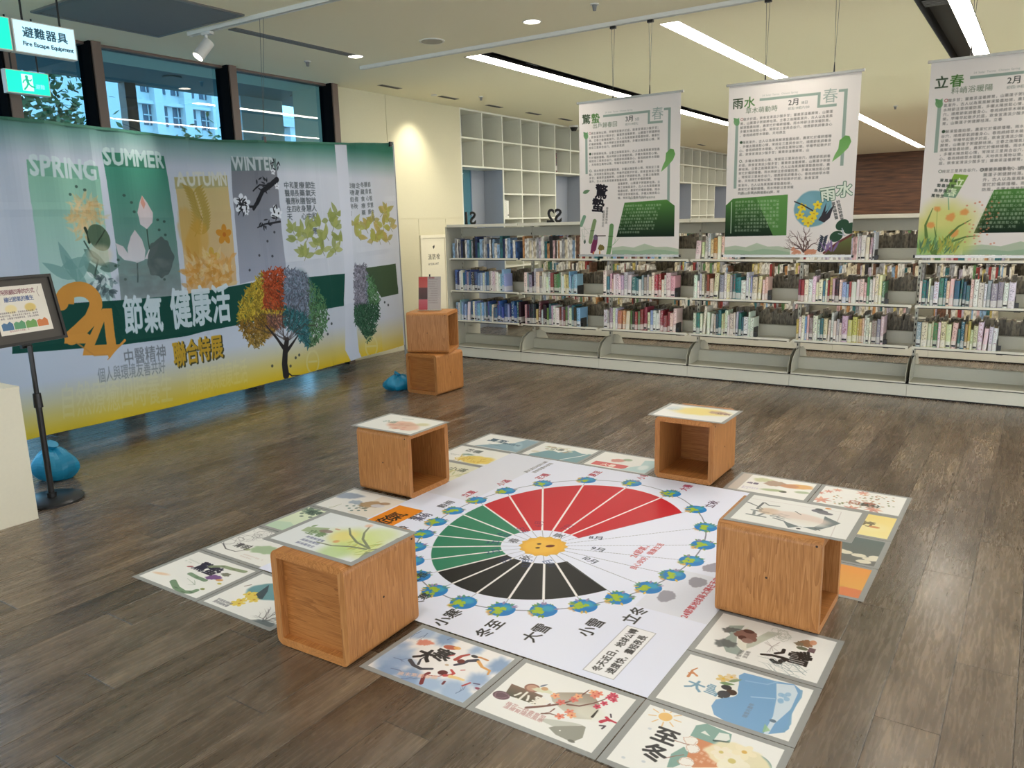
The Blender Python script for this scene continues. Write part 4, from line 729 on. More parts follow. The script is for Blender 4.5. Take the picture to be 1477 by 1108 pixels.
def art_notice():
    c = Cv(0, 0, .30, .225, 1500, (228, 222, 212)); c.text('用照顧四季的方式', .055, .187, .026, (130, 80, 90), 1, 0, 2, .92); c.text('、', .01, .187, .02, (90, 90, 90)); c.text('繪出節氣的養生', .065, .153, .026, (70, 90, 140), 1, 0, 2, .92)
    c.line([(.275, .212), (.262, .19), (.268, .165)], .002, (120, 90, 90))
    for i, (x, col) in enumerate(((.09, (232, 216, 160)), (.20, (216, 190, 110)))): c.ell(x, .118, .032, .02, col, .9, 0, .008)
    for r in range(3): c.para(CORPUS, .02, .098-r*.013, .24, 1, .011, (90, 80, 84), 1, 1, 0, .95, r*21)
    for i, col in enumerate(((70, 110, 150), (90, 150, 110), (110, 160, 90), (206, 120, 70))): hills(c, .015+i*.067, .078+i*.067, .022, (.05, .058, .052, .062, .05), col, .95)
    c.para(CORPUS, .05, .012, .2, 1, .011, (170, 120, 120)); return c
def art_leaflet():
    c = Cv(0, 0, .21, .297, 900, (196, 180, 176)); c.rect(0, .20, .085, .297, (206, 74, 70), 1, (214, 96, 90)); c.rect(0, .095, .085, .20, (110, 64, 66), 1, (80, 50, 54)); c.rect(0, 0, .085, .095, (206, 96, 110), 1, (196, 60, 76))
    for r in range(11): c.para(CORPUS, .092, .27-r*.021, .10, 1, .011, (140, 120, 120), 1, .9, 0, .95, r*19)
    c.text('健康講座', .095, .282, .014, (150, 50, 60), 1, 0, 2); return c
def art_number(t):
    c = Cv(0, 0, .2, .15, 400, (0, 0, 0)); return c
# ------------------------------------------------------------------ materials
def N(nt, t, **k):
    n = nt.nodes.new(t)
    for a, b in k.items(): setattr(n, a, b)
    return n
def mathn(nt, op, a, b=None):
    n = N(nt, 'ShaderNodeMath', operation=op)
    for i, v in enumerate((a, b)):
        if v is None: continue
        if isinstance(v, (int, float)): n.inputs[i].default_value = v
        else: nt.links.new(v, n.inputs[i])
    return n.outputs[0]
def ramp(nt, fac, stops):
    r = N(nt, 'ShaderNodeValToRGB'); e = r.color_ramp.elements
    while len(e) < len(stops): e.new(0.5)
    for q, (p, c) in zip(e, stops): q.position = p; q.color = srgb(c)+(1,)
    nt.links.new(fac, r.inputs[0]); return r.outputs[0]
PW, PL, PX0 = 0.18, 1.2, -6.42
def plank_off(k): return ((k*0.618034) % 1.0)*PL
def floor_material():
    m = bpy.data.materials.new('vinyl_plank'); m.use_nodes = True; nt = m.node_tree; b = nt.nodes['Principled BSDF']; L = nt.links.new
    g = N(nt, 'ShaderNodeNewGeometry'); s = N(nt, 'ShaderNodeSeparateXYZ'); L(g.outputs['Position'], s.inputs[0])
    u = mathn(nt, 'DIVIDE', mathn(nt, 'SUBTRACT', s.outputs[0], PX0), PW); col = mathn(nt, 'FLOOR', u); fu = mathn(nt, 'FRACT', u)
    off = mathn(nt, 'MULTIPLY', mathn(nt, 'FRACT', mathn(nt, 'MULTIPLY', col, 0.618034)), PL)
    v = mathn(nt, 'DIVIDE', mathn(nt, 'ADD', s.outputs[1], off), PL); row = mathn(nt, 'FLOOR', v); fv = mathn(nt, 'FRACT', v)
    idv = N(nt, 'ShaderNodeCombineXYZ'); L(col, idv.inputs[0]); L(row, idv.inputs[1])
    wn = N(nt, 'ShaderNodeTexWhiteNoise'); L(idv.outputs[0], wn.inputs['Vector'])
    def noise(sx, sy, sc, det=4, rough=.6, dist=0.0):
        c = N(nt, 'ShaderNodeCombineXYZ'); L(mathn(nt, 'ADD', mathn(nt, 'MULTIPLY', s.outputs[0], sx), mathn(nt, 'MULTIPLY', wn.outputs[0], 37.0)), c.inputs[0]); L(mathn(nt, 'ADD', mathn(nt, 'MULTIPLY', s.outputs[1], sy), mathn(nt, 'MULTIPLY', wn.outputs[0], 91.0)), c.inputs[1])
        n = N(nt, 'ShaderNodeTexNoise'); L(c.outputs[0], n.inputs['Vector']); n.inputs['Scale'].default_value = sc; n.inputs['Detail'].default_value = det; n.inputs['Roughness'].default_value = rough; n.inputs['Distortion'].default_value = dist; return n.outputs['Fac']
    base = ramp(nt, noise(3.2, .8, 2.2, 5, .62, .8), [(0.28, (92, 76, 61)), (0.44, (130, 113, 94)), (0.56, (148, 132, 115)), (0.72, (178, 160, 135))])
    grain = ramp(nt, noise(34, 2.4, 2.2, 5, .66, .9), [(0.30, (92, 84, 76)), (0.5, (130, 126, 122)), (0.75, (166, 160, 152))])
    mx = N(nt, 'ShaderNodeMix', data_type='RGBA', blend_type='OVERLAY'); mx.inputs['Factor'].default_value = .72; L(base, mx.inputs['A']); L(grain, mx.inputs['B'])
    cracks = ramp(nt, noise(9, 3.2, 4.2, 6, .8, 1.6), [(0.56, (255, 255, 255)), (0.70, (158, 148, 138))])
    m2 = N(nt, 'ShaderNodeMix', data_type='RGBA', blend_type='MULTIPLY'); m2.inputs['Factor'].default_value = .8; L(mx.outputs['Result'], m2.inputs['A']); L(cracks, m2.inputs['B'])
    tone = ramp(nt, wn.outputs[0], [(0.0, (176, 170, 166)), (0.3, (222, 214, 204)), (0.6, (226, 224, 222)), (1.0, (255, 250, 244))])
    m3 = N(nt, 'ShaderNodeMix', data_type='RGBA', blend_type='MULTIPLY'); m3.inputs['Factor'].default_value = 1; L(m2.outputs['Result'], m3.inputs['A']); L(tone, m3.inputs['B'])
    # seams
    eu = mathn(nt, 'MINIMUM', fu, mathn(nt, 'SUBTRACT', 1.0, fu)); ev = mathn(nt, 'MINIMUM', fv, mathn(nt, 'SUBTRACT', 1.0, fv))
    seam = mathn(nt, 'MAXIMUM', mathn(nt, 'LESS_THAN', eu, .008), mathn(nt, 'LESS_THAN', ev, .0014))
    m4 = N(nt, 'ShaderNodeMix', data_type='RGBA'); L(mathn(nt, 'MULTIPLY', seam, .6), m4.inputs['Factor']); L(m3.outputs['Result'], m4.inputs['A']); m4.inputs['B'].default_value = srgb((52, 44, 38))+(1,)
    L(m4.outputs['Result'], b.inputs['Base Color'])
    L(ramp(nt, grain, [(0.0, (138, 138, 138)), (1.0, (158, 158, 158))]), b.inputs['Roughness'])
    b.inputs['Specular IOR Level'].default_value = .95
    bp = N(nt, 'ShaderNodeBump'); bp.inputs['Strength'].default_value = .12; bp.inputs['Distance'].default_value = .002; L(grain, bp.inputs['Height']); L(bp.outputs[0], b.inputs['Normal'])
    return m
def oak(name, axis, tint=(1, 1, 1), dark=False):
    """oak veneer, grain along the given object axis"""
    m = bpy.data.materials.new(name); m.use_nodes = True; nt = m.node_tree; b = nt.nodes['Principled BSDF']; L = nt.links.new
    tc = N(nt, 'ShaderNodeTexCoord'); mp = N(nt, 'ShaderNodeMapping'); L(tc.outputs['Object'], mp.inputs['Vector'])
    sc = [13.0, 13.0, 13.0]; sc[axis] = .7; mp.inputs['Scale'].default_value = sc
    oi = N(nt, 'ShaderNodeObjectInfo'); ad = N(nt, 'ShaderNodeVectorMath', operation='ADD'); L(mp.outputs[0], ad.inputs[0])
    cb = N(nt, 'ShaderNodeCombineXYZ'); [L(mathn(nt, 'MULTIPLY', oi.outputs['Random'], q), cb.inputs[i]) for i, q in enumerate((31.0, 17.0, 23.0))]; L(cb.outputs[0], ad.inputs[1])
    n1 = N(nt, 'ShaderNodeTexNoise'); L(ad.outputs[0], n1.inputs['Vector']); n1.inputs['Scale'].default_value = 1.2; n1.inputs['Detail'].default_value = 3; n1.inputs['Distortion'].default_value = .8
    w = mathn(nt, 'FRACT', mathn(nt, 'MULTIPLY', n1.outputs['Fac'], 11.0))
    n2 = N(nt, 'ShaderNodeTexNoise'); mp2 = N(nt, 'ShaderNodeMapping'); L(tc.outputs['Object'], mp2.inputs['Vector']); s2 = [420.0, 420.0, 420.0]; s2[axis] = 14.0; mp2.inputs['Scale'].default_value = s2
    L(mp2.outputs[0], n2.inputs['Vector']); n2.inputs['Scale'].default_value = 1.0; n2.inputs['Detail'].default_value = 2
    f = mathn(nt, 'ADD', mathn(nt, 'MULTIPLY', w, .28), mathn(nt, 'MULTIPLY', n2.outputs['Fac'], .72))
    t = lambda c: tuple(int(min(255, v*k)) for v, k in zip(c, tint))
    c = ramp(nt, f, [(0.15, t((128, 80, 40))), (0.5, t((168, 113, 62))), (0.85, t((192, 138, 84)))])
    L(c, b.inputs['Base Color']); b.inputs['Roughness'].default_value = .42; b.inputs['Specular IOR Level'].default_value = .4; return m
def glass_pane(name, tint, rough=.0, mixf=None, ior=1.5):
    m = bpy.data.materials.new(name); m.use_nodes = True; nt = m.node_tree; L = nt.links.new
    for n in list(nt.nodes):
        if n.type == 'BSDF_PRINCIPLED': nt.nodes.remove(n)
    tr = N(nt, 'ShaderNodeBsdfTransparent'); tr.inputs[0].default_value = srgb(tint)+(1,); gl = N(nt, 'ShaderNodeBsdfGlossy'); gl.inputs['Roughness'].default_value = rough
    fr = N(nt, 'ShaderNodeFresnel'); fr.inputs['IOR'].default_value = ior; mx = N(nt, 'ShaderNodeMixShader')
    gm = N(nt, 'ShaderNodeNewGeometry'); L(mathn(nt, 'MULTIPLY', fr.outputs[0], mathn(nt, 'SUBTRACT', 1.0, gm.outputs['Backfacing'])), mx.inputs[0]); L(tr.outputs[0], mx.inputs[1]); L(gl.outputs[0], mx.inputs[2]); L(mx.outputs[0], nt.nodes['Material Output'].inputs[0]); return m
M = {}
M['floor'] = floor_material()
M['under'] = mat('underfloor', (50, 44, 38), .9)
M['plaster'] = mat('ceiling_plaster', (246, 241, 214), .9, spec=.1, bump=.03, bscale=300)
M['wall'] = mat('wall_paint', (212, 206, 178), .8, spec=.2)
M['joint'] = mat('panel_joint', (150, 146, 132), .9)
M['black'] = mat('black_recess', (14, 13, 13), .6)
M['lamp'] = mat('lamp_diffuser', (255, 252, 244), .5, emit=(255, 247, 232), es=STRIP_E)
M['down'] = mat('downlight_lens', (255, 250, 240), .5, emit=(255, 246, 228), es=9.0)
M['white'] = mat('white_metal', (222, 222, 216), .45)
M['steel'] = mat('shelf_steel', (190, 188, 172), .38, spec=.5)
M['steel_lip'] = mat('shelf_lip', (214, 212, 198), .35)
M['mull'] = mat('bronze_mullion', (112, 94, 84), .5)
M['gasket'] = mat('black_gasket', (18, 20, 22), 1.0, spec=0)
M['glass'] = glass_pane('window_glass', (168, 204, 220), 0.0, ior=1.9)
M['grey'] = mat('grey_metal', (124, 124, 122), .45, metal=.4)
M['dgrey'] = mat('dark_grey_louvre', (122, 124, 126), .6)
M['cream'] = mat('laminate_cream', (232, 226, 204), .5)
M['blackmetal'] = mat('black_metal', (24, 24, 26), .35, spec=.5)
M['chrome'] = mat('satin_aluminium', (190, 190, 188), .3, metal=.8)
M['wire'] = mat('steel_wire', (110, 108, 100), .5, metal=.5)

# ------------------------------------------------------------------ floor
CEIL = 2.97
XW, XE, YS, YN = -6.42, 9.0, -6.0, 21.9
fl = struct('floor', MB().box(XW-.6, XE, YS, YN, -.12, -.002), M['floor'], 'grey brown wood-look plank floor')
k0, k1 = 0, 43; ymin, ymax = 0.7, 7.05; cache = {}
for k in range(k0, k1):
    off = plank_off(k); r0 = math.floor((ymin+off)/PL); r1 = math.floor((ymax+off)/PL)
    for r in range(r0, r1+1):
        x = PX0+k*PW; y = r*PL-off
        if 'm' not in cache:
            g = .0007; b = MB(); P = [(g, g), (PW-g, g), (PW-g, PL-g), (g, PL-g)]; e = .0012
            top = [(g+e, g+e, .0), (PW-g-e, g+e, .0), (PW-g-e, PL-g-e, .0), (g+e, PL-g-e, .0)]; mid = [(p[0], p[1], -.0012) for p in P]; lo = [(p[0], p[1], -.002) for p in P]
            b.quad(top)
            for i in range(4): j = (i+1) % 4; b.quad([mid[i], mid[j], top[j], top[i]]); b.quad([lo[i], lo[j], mid[j], mid[i]])
            o = b.build('plank', M['floor'], fl, (x, y, 0)); cache['m'] = o.data
        else:
            o = bpy.data.objects.new('plank', cache['m']); COL.objects.link(o); o.parent = fl; o.location = (x, y, 0)
        o['kind'] = 'structure'

# ------------------------------------------------------------------ ceiling with lamp slots
SLOTS = [(-4.50, -4.18, 'L'), (-2.62, -2.46, 'F'), (-.92, -.59, 'R'), (1.02, 1.18, 'F'), (2.9, 3.2, 'L'), (4.8, 4.96, 'F'), (6.8, 7.1, 'L')]
YSL = 6.05; YSE = 20.9
c = MB(); c.box(XW-.6, XE, YS, YSL, CEIL, CEIL+.2); c.box(XW-.6, XE, YSE, YN, CEIL, CEIL+.2)
xs = [XW-.6]+[v for s_ in SLOTS for v in s_[:2]]+[XE]
for a, b in zip(xs[0::2], xs[1::2]): c.box(a, b, YSL, YSE, CEIL, CEIL+.2)
ceil = struct('ceiling', c, M['plaster'], 'off-white plaster ceiling')
for i, (a, b, t) in enumerate(SLOTS):
    vis = i < 3
    lab = ['bright linear ceiling lamp in the black slot nearest the window wall', 'bright linear ceiling lamp flush in the ceiling above the middle hanging banner', 'bright linear ceiling lamp beside a black slot at the upper right'][i] if vis else 'linear ceiling lamp outside the view, %s one to the right of the slot lamps' % ('first', 'second', 'third', 'fourth')[i-3]
    e = empty('linear_lamp', ((a+b)/2, YSL, CEIL)); tag(e, lab, 'ceiling lamp', 'linear lamps set in the ceiling')
    h = MB(); w = (b-a)/2; L_ = YSE-YSL; t_ = .006
    h.box(-w, w, 0, L_, .10, .106); h.box(-w, -w+t_, 0, L_, -.002, .10); h.box(w-t_, w, 0, L_, -.002, .10); h.box(-w, w, 0, t_, -.002, .1); h.box(-w, w, L_-t_, L_, -.002, .1)
    h.build('housing', M['black'] if t != 'F' else M['white'], e)
    lo, hi = {'L': (-w+.006, -w+.165), 'R': (w-.135, w-.006), 'F': (-w+.006, w-.006)}[t]
    # one end of the strip runs a little past the black slot
    MB().quad([(lo, .006, .004), (lo, L_-.01, .004), (hi, L_-.01, .004), (hi, .006, .004)]).build('diffuser', M['lamp'], e); MB().box(lo-.001, hi+.001, .005, L_-.009, .0045, .03).build('light_shield', M['black'], e)  # black box added to keep the strip from lighting the slot
    if t != 'F':
        g = MB(); sx0, sx1 = ((hi+.02, w-.02) if t == 'L' else (-w+.02, lo-.02))
        for q in range(3): 
            yq = .75+q*4.2
            for z_ in range(5): g.box(sx0, sx1, yq+z_*.045, yq+z_*.045+.012, .03, .036)
        g.build('slot_grille', M['dgrey'], e)

# ------------------------------------------------------------------ walls
w = MB(); w.box(XW-.6, XW, 6.27, 8.50, 0, CEIL); w.box(XW-.6, XW, YS, -4.2, 0, CEIL)
wl = struct('wall_left', w, M['wall'], 'cream panel wall between the windows and the shelf wall')
for (nm, y0, y1, z0, z1) in (('wall_panel', 6.30, 7.09, 1.58, 2.965), ('wall_panel', 7.10, 8.49, 1.58, 2.965), ('wall_panel', 6.30, 7.09, .02, 1.57), ('wall_panel', 7.10, 7.58, .02, 1.57), ('wall_panel', 8.12, 8.49, .02, 1.57), ('wall_panel', 7.585, 8.115, 1.385, 1.57)):
    o = MB().box(XW, XW+.006, y0, y1, z0, z1).build(nm, M['wall'], wl); o['kind'] = 'structure'
# the two unseen sides are opened to brighten the ceiling, facing the added terrace
b = MB(); b.box(XE, XE+.2, YS, YN, 0, .15); b.box(XE, XE+.2, YS, YN, 2.8, CEIL)
for k in range(10): b.box(XE, XE+.2, YS+k*3.0, YS+k*3.0+.4, .15, 2.8)
struct('wall_right', b, M['wall'])
b = MB(); b.box(XW-.6, XE+.2, YS-.2, YS, 0, .15); b.box(XW-.6, XE+.2, YS-.2, YS, 2.8, CEIL)
for k in range(6): b.box(XW-.6+k*3.0, XW-.6+k*3.0+.4, YS-.2, YS, .15, 2.8)
struct('wall_front', b, M['wall'])
def wood_wall():
    m = bpy.data.materials.new('dark_timber'); m.use_nodes = True; nt = m.node_tree; b = nt.nodes['Principled BSDF']; L = nt.links.new
    tc = N(nt, 'ShaderNodeTexCoord'); mp = N(nt, 'ShaderNodeMapping'); L(tc.outputs['Object'], mp.inputs['Vector']); mp.inputs['Scale'].default_value = (1.2, 1, 14)
    n = N(nt, 'ShaderNodeTexNoise'); L(mp.outputs[0], n.inputs['Vector']); n.inputs['Scale'].default_value = 1.6; n.inputs['Detail'].default_value = 4
    L(ramp(nt, n.outputs['Fac'], [(0.3, (54, 34, 22)), (0.6, (96, 62, 40)), (0.8, (128, 88, 60))]), b.inputs['Base Color']); b.inputs['Roughness'].default_value = .6; return m
M['timber'] = wood_wall()
wb = struct('wall_back', MB().box(XW-.6, XE, YN+.02, YN+.2, 0, CEIL), M['timber'], 'dark timber boarded wall at the far end')
for r in range(15):
    z0 = r*.2; o = MB().box(XW, XE, YN, YN+.02, z0+.004, min(z0+.2, CEIL)).build('timber_board', M['timber'], wb); o['kind'] = 'structure'

# fire hydrant cabinet door in the panel wall
hy = empty('hydrant_cabinet', (XW, 7.6, 0)); tag(hy, 'cream fire hydrant cabinet door set in the wall left of the low bookshelves', 'cabinet')
b = MB(); b.box(0, .022, -.01, .51, 1.335, 1.375); b.box(0, .022, -.01, .03, .04, 1.335); b.box(0, .022, .47, .51, .04, 1.335); b.box(0, .022, -.01, .51, .0, .04); b.build('door_frame', M['cream'], hy)
MB().box(0, .012, .034, .466, .044, 1.33).build('door', M['cream'], hy)
def decal(cv, name, P, parent=None, matname=None, rough=.5, flip=False, **k):
    """a flat print: P = lower left, lower right, upper right, upper left"""
    m = cv.material(matname or name+'_print', rough, **k)
    return MB().quad(P, [(0, 0), (1, 0), (1, 1), (0, 1)]).build(name, m, parent)
cv = Cv(0, 0, .40, .26, 700, (232, 226, 204)); cv.text('消防栓', .06, .09, .075, (60, 58, 50), 1, 0, 1, 1.15); cv.text('HYDRANT', .06, .02, .036, (60, 58, 50), 1, 0, 2, 1.25); cv.poly([(.16, .24), (.20, .26), (.205, .235), (.18, .21)], (40, 40, 36))
decal(cv, 'lettering', [(.0135, .07, .98), (.0135, .45, .98), (.0135, .45, 1.25), (.0135, .07, 1.25)], hy)

# ------------------------------------------------------------------ windows
XG = XW-.03
def window(n, y0, y1):
    g = MB().box(XG-.006, XG+.006, y0, y1, .03, CEIL-.02); o = struct('window_%d' % n, g, M['glass'])
    o['label'] = 'tall glass window pane behind the season banner'; return o
MU = [6.225, 4.955, 3.685, 3.03, 1.75, .48, -.79, -2.06, -3.33, -4.2]
for i in range(len(MU)-1): window(i+1, MU[i+1]+.045, MU[i]-.045)
tr = MB()
for i, y in enumerate(MU):
    o = MB().box(XG-.06, XW+.10, y-.03, y+.045, 0, CEIL).build('trim_%d' % (i+1), M['mull']); o['kind'] = 'structure'; o['label'] = 'bronze window mullion'
    g_ = MB().box(XG-.055, XW+.085, y-.047, y-.031, 0, CEIL).build('gasket', M['gasket'], o); g_['kind'] = 'structure'
o = MB().box(XG-.06, XG+.05, -4.2, 6.27, 0, .03).build('trim_20', M['mull']); o['kind'] = 'structure'
o = MB().box(XG-.06, XG+.05, -4.2, 6.27, CEIL-.02, CEIL).build('trim_21', M['mull']); o['kind'] = 'structure'
# ------------------------------------------------------------------ outside the windows
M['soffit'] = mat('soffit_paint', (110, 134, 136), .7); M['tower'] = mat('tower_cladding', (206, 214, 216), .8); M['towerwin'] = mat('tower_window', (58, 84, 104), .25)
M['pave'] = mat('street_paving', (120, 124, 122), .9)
g = struct('ground', MB().box(-140, XW-.6, -60, 120, -4.2, -4.0), M['pave'], 'grey street paving below the windows')
M['bounce_pave'] = mat('bounce_paving', (206, 204, 196), .9)
struct('bounce_terrace', MB().box(XW-.6, 40, -40, YS-.2, -.14, -.02).box(XE+.2, 40, YS-.2, 40, -.14, -.02), M['bounce_pave'], 'added pale terrace outside the glazed sides')  # unseen pale ground added to bounce daylight up to the ceiling
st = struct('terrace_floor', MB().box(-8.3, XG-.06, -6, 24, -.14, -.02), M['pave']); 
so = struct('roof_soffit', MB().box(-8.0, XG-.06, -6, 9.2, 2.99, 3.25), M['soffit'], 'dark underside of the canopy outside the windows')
ds = MB()
for y in (1.2, 3.2, 5.0, 6.6): o = MB().tube((-7.3, y, 2.985), (-7.3, y, 2.975), .09, 16).build('soffit_light', M['grey'], so)
pc = MB().box(-8.1, -7.75, 6.15, 6.75, -.02, 2.99); struct('pillar', pc, M['tower'], 'pale round-cornered pillar outside the last window')
def tower(x, y, wx, wy, h, nx, nz, label, z0=-4.0, winmat=None):
    e = empty('apartment_tower', (x, y, z0)); tag(e, label, 'building', 'white towers outside the windows')
    MB().box(-wx, 0, -wy/2, wy/2, 0, h).build('wall', M['tower'], e)
    proto = None; cw = wy/nx; ch = 2.4; n = 0
    for r in range(nz):
        for k in range(nx):
            z = 1.5+r*ch
            if z+2 > h: continue
            yy = -wy/2+k*cw+cw*.2
            if proto is None:
                b = MB(); b.box(0, .05, 0, cw*.62, 0, 1.5); proto = b.build('window', winmat or M['towerwin'], e, (.0, yy, z)); fr_ = MB(); fr_.box(.05, .14, cw*.29, cw*.33, 0, 1.5); fr_.box(.05, .14, 0, cw*.62, .7, .78); f1 = fr_.build('window_frame', M['tower'], proto)
            else:
                o = bpy.data.objects.new('window', proto.data); COL.objects.link(o); o.parent = e; o.location = (.0, yy, z); f2 = bpy.data.objects.new('window_frame', f1.data); COL.objects.link(f2); f2.parent = o
    b = MB()
    for r in range(nz+1): b.box(0, .5, -wy/2, wy/2, .6+r*ch, .85+r*ch)
    b.build('floor_band', M['tower'], e)
    for k in range(0, nx+1, 2): MB().box(0, .7, -wy/2+k*cw-.35, -wy/2+k*cw+.35, 0, h).build('pilaster', M['tower'], e)
    MB().box(-wx-.3, .9, -wy/2-.3, wy/2+.3, h, h+.9).build('cornice', M['tower'], e)
    return e
tower(-58, 39.2, 14, 7.6, 44, 6, 17, 'tall white apartment tower seen through the middle window pane')
tower(-62, 50.5, 14, 8.0, 15.0, 6, 6, 'lower white apartment block seen through the last window pane')
MB().box(-8.02, -7.9, 4.86, 4.98, -.02, 2.99).build('canopy_post', M['mull'], so)
# trees beyond the glass
M['bark'] = mat('bark', (60, 48, 38), .9); M['leafy'] = mat('tree_leaf', (52, 84, 44), .7, var=.35, bscale=3)
def tree(x, y, z0, h, r, n, label, seed):
    rr = random.Random(seed); e = empty('street_tree', (x, y, z0)); tag(e, label, 'tree', 'street trees outside the windows')
    t = MB().tube((0, 0, 0), (0, 0, h*.6), .16, 8, .08)
    for k in range(9):
        a = rr.uniform(0, 6.28); zz = h*rr.uniform(.4, .62); t.tube((0, 0, zz), (math.cos(a)*r*.7, math.sin(a)*r*.7, zz+rr.uniform(.5, 1.4)), .06, 6, .015)
    t.build('trunk', M['bark'], e)
    b = MB(); cl = [(rr.gauss(0, r*.45), rr.gauss(0, r*.45), h*.72+rr.gauss(0, h*.13)) for _ in range(26)]
    for k in range(n):
        q = rr.choice(cl); p = Vector((q[0]+rr.gauss(0, .32), q[1]+rr.gauss(0, .32), q[2]+rr.gauss(0, .28))); d = Vector((rr.gauss(0, 1), rr.gauss(0, 1), rr.gauss(0, .6))).normalized()*.075; s_ = d.cross(Vector((rr.gauss(0, 1), rr.gauss(0, 1), rr.gauss(0, 1)))).normalized()*.036
        b.quad([p-d, p+s_, p+d, p-s_])
    o = b.build('foliage', M['leafy'], e); o['kind'] = 'stuff'
    return e
tree(-12.5, 6.6, -4.0, 8.3, 1.3, 6500, 'leafy dark green tree behind the green exit sign', 1)
tree(-13.5, 9.8, -4.0, 6.9, 1.1, 3500, 'small green tree low in the middle window pane', 4)
tree(-11.2, 15.6, -4.0, 7.0, 1.2, 4500, 'dark green tree seen through the shelf wall opening', 6)
# ------------------------------------------------------------------ ceiling fittings
NTH = ['zeroth', 'first', 'second', 'third', 'fourth', 'fifth', 'sixth', 'seventh']
gr = empty('air_grille', (-5.30, 3.43, CEIL)); tag(gr, 'large square grey louvred air grille in the ceiling, upper left', 'air grille')
b = MB(); b.box(-.51, .51, -.47, -.44, -.012, 0); b.box(-.51, .51, .44, .47, -.012, 0); b.box(-.51, -.48, -.44, .44, -.012, 0); b.box(.48, .51, -.44, .44, -.012, 0); b.build('frame', M['grey'], gr)
MB().box(-.48, .48, -.44, .44, -.002, 0).build('backing', M['black'], gr)
b = MB()
for k in range(44): y = -.435+k*.02; b.quad([(-.48, y, -.003), (.48, y, -.003), (.48, y+.010, -.011), (-.48, y+.010, -.011)])
o = b.build('louvres', M['dgrey'], gr); o['kind'] = 'stuff'
def track(y, x0, x1, label):
    e = empty('lighting_track', (x0, y, CEIL)); tag(e, label, 'lighting track', 'ceiling tracks')
    b = MB(); L_ = x1-x0; b.box(0, L_, -.022, -.014, -.03, 0); b.box(0, L_, .014, .022, -.03, 0); b.box(0, L_, -.014, .014, -.006, 0); b.build('rail', M['white'], e); b = MB().box(0, L_, -.0135, .0135, -.016, -.006).build('groove', M['dgrey'], e)
    b = MB().box(-.012, .0, -.024, .024, -.031, 0).build('end_cap', M['white'], e); return e
track(3.97, -5.51, 6.0, 'white ceiling track carrying the spotlight, left'); track(5.76, -5.47, 6.0, 'thin ceiling track that the spring banners hang from')
sd = empty('slot_diffuser', (-5.19, 4.10, CEIL)); tag(sd, 'long thin dark slot air diffuser in the ceiling beside the spotlight', 'air diffuser')
MB().box(-.045, -.03, 0, 1.24, -.006, 0).box(.03, .045, 0, 1.24, -.006, 0).box(-.03, .03, 0, .02, -.006, 0).box(-.03, .03, 1.22, 1.24, -.006, 0).build('frame', M['grey'], sd); MB().box(-.03, .03, .02, 1.22, -.002, 0).box(-.004, .004, .02, 1.22, -.005, -.002).build('slot', M['dgrey'], sd)
def downlight(x, y, label, vis=True, power=None):
    e = empty('downlight', (x, y, CEIL)); tag(e, label, 'downlight', 'unseen fill downlights in the ceiling' if not vis else 'round downlights in view')
    b = MB(); n = 20
    for i in range(n):
        a, c_ = 2*PI*i/n, 2*PI*(i+1)/n; b.quad([(.062*math.cos(a), .062*math.sin(a), -.004), (.062*math.cos(c_), .062*math.sin(c_), -.004), (.075*math.cos(c_), .075*math.sin(c_), 0), (.075*math.cos(a), .075*math.sin(a), 0)])
    b.build('trim_ring', M['white'], e); MB().tube((0, 0, -.0035), (0, 0, 0), .061, 20).build('lens', M['down'], e)
    l = bpy.data.lights.new('downlight_beam', 'SPOT'); l.energy = power or DOWN_W; l.spot_size = math.radians(120); l.spot_blend = .9; l.shadow_soft_size = .12; l.color = (1.0, .93, .82)
    o = bpy.data.objects.new('downlight_beam', l); COL.objects.link(o); o.parent = e; o.location = (0, 0, -.02); o['kind'] = 'helper'
downlight(-5.20, 5.40, 'small round downlight at the end of the slot diffuser'); downlight(-3.34, 5.36, 'small round downlight at the top centre of the ceiling')
for x in (-3.34, -1.5, .35, 2.2, 4.1, 6.0):  # downlight grid carried on out of view as fill lighting
    for k_, y in enumerate((3.4, 1.4, -.6, -2.6, -4.6)): downlight(x, y, 'unseen fill downlight, %s row behind the banner track, %s from the window side' % (NTH[k_+1], NTH[(-3.34, -1.5, .35, 2.2, 4.1, 6.0).index(x)+1]), False)
for k_, x in enumerate((-1.5, .35, 2.2, 4.1, 6.0)): downlight(x, 5.36, 'unseen fill downlight in line with the banner track, %s from the window side' % NTH[k_+2], False)
for k_, y in enumerate((1.4, -.6, -2.6)): downlight(-5.2, y, 'unseen fill downlight nearest the windows, %s row behind the banner track' % NTH[k_+2], False)
sp = empty('ceiling_speaker', (-4.31, 5.37, CEIL)); tag(sp, 'flat round ceiling speaker left of the top downlight', 'speaker'); MB().tube((0, 0, -.006), (0, 0, 0), .105, 28).build('rim', M['white'], sp); MB().tube((0, 0, -.008), (0, 0, -.006), .088, 28).build('mesh_cover', M['grey'], sp)
for (x, y, nm) in ((-5.67, 5.27, 'left of the slot diffuser end'), (-5.70, 7.98, 'above the end of the low bookshelves'), (-2.74, 5.22, 'at the top edge near the banner track'), (-2.1, 9.6, 'between the two right hand lamps'), (-1.9, 12.6, 'beyond the middle banner')):
    e = empty('sprinkler', (x, y, CEIL)); tag(e, 'tiny ceiling sprinkler '+nm, 'sprinkler'); MB().tube((0, 0, -.008), (0, 0, 0), .03, 12).build('plate', M['white'], e); MB().tube((0, 0, -.045), (0, 0, -.008), .012, 8, .018).build('head', M['dgrey'], e)
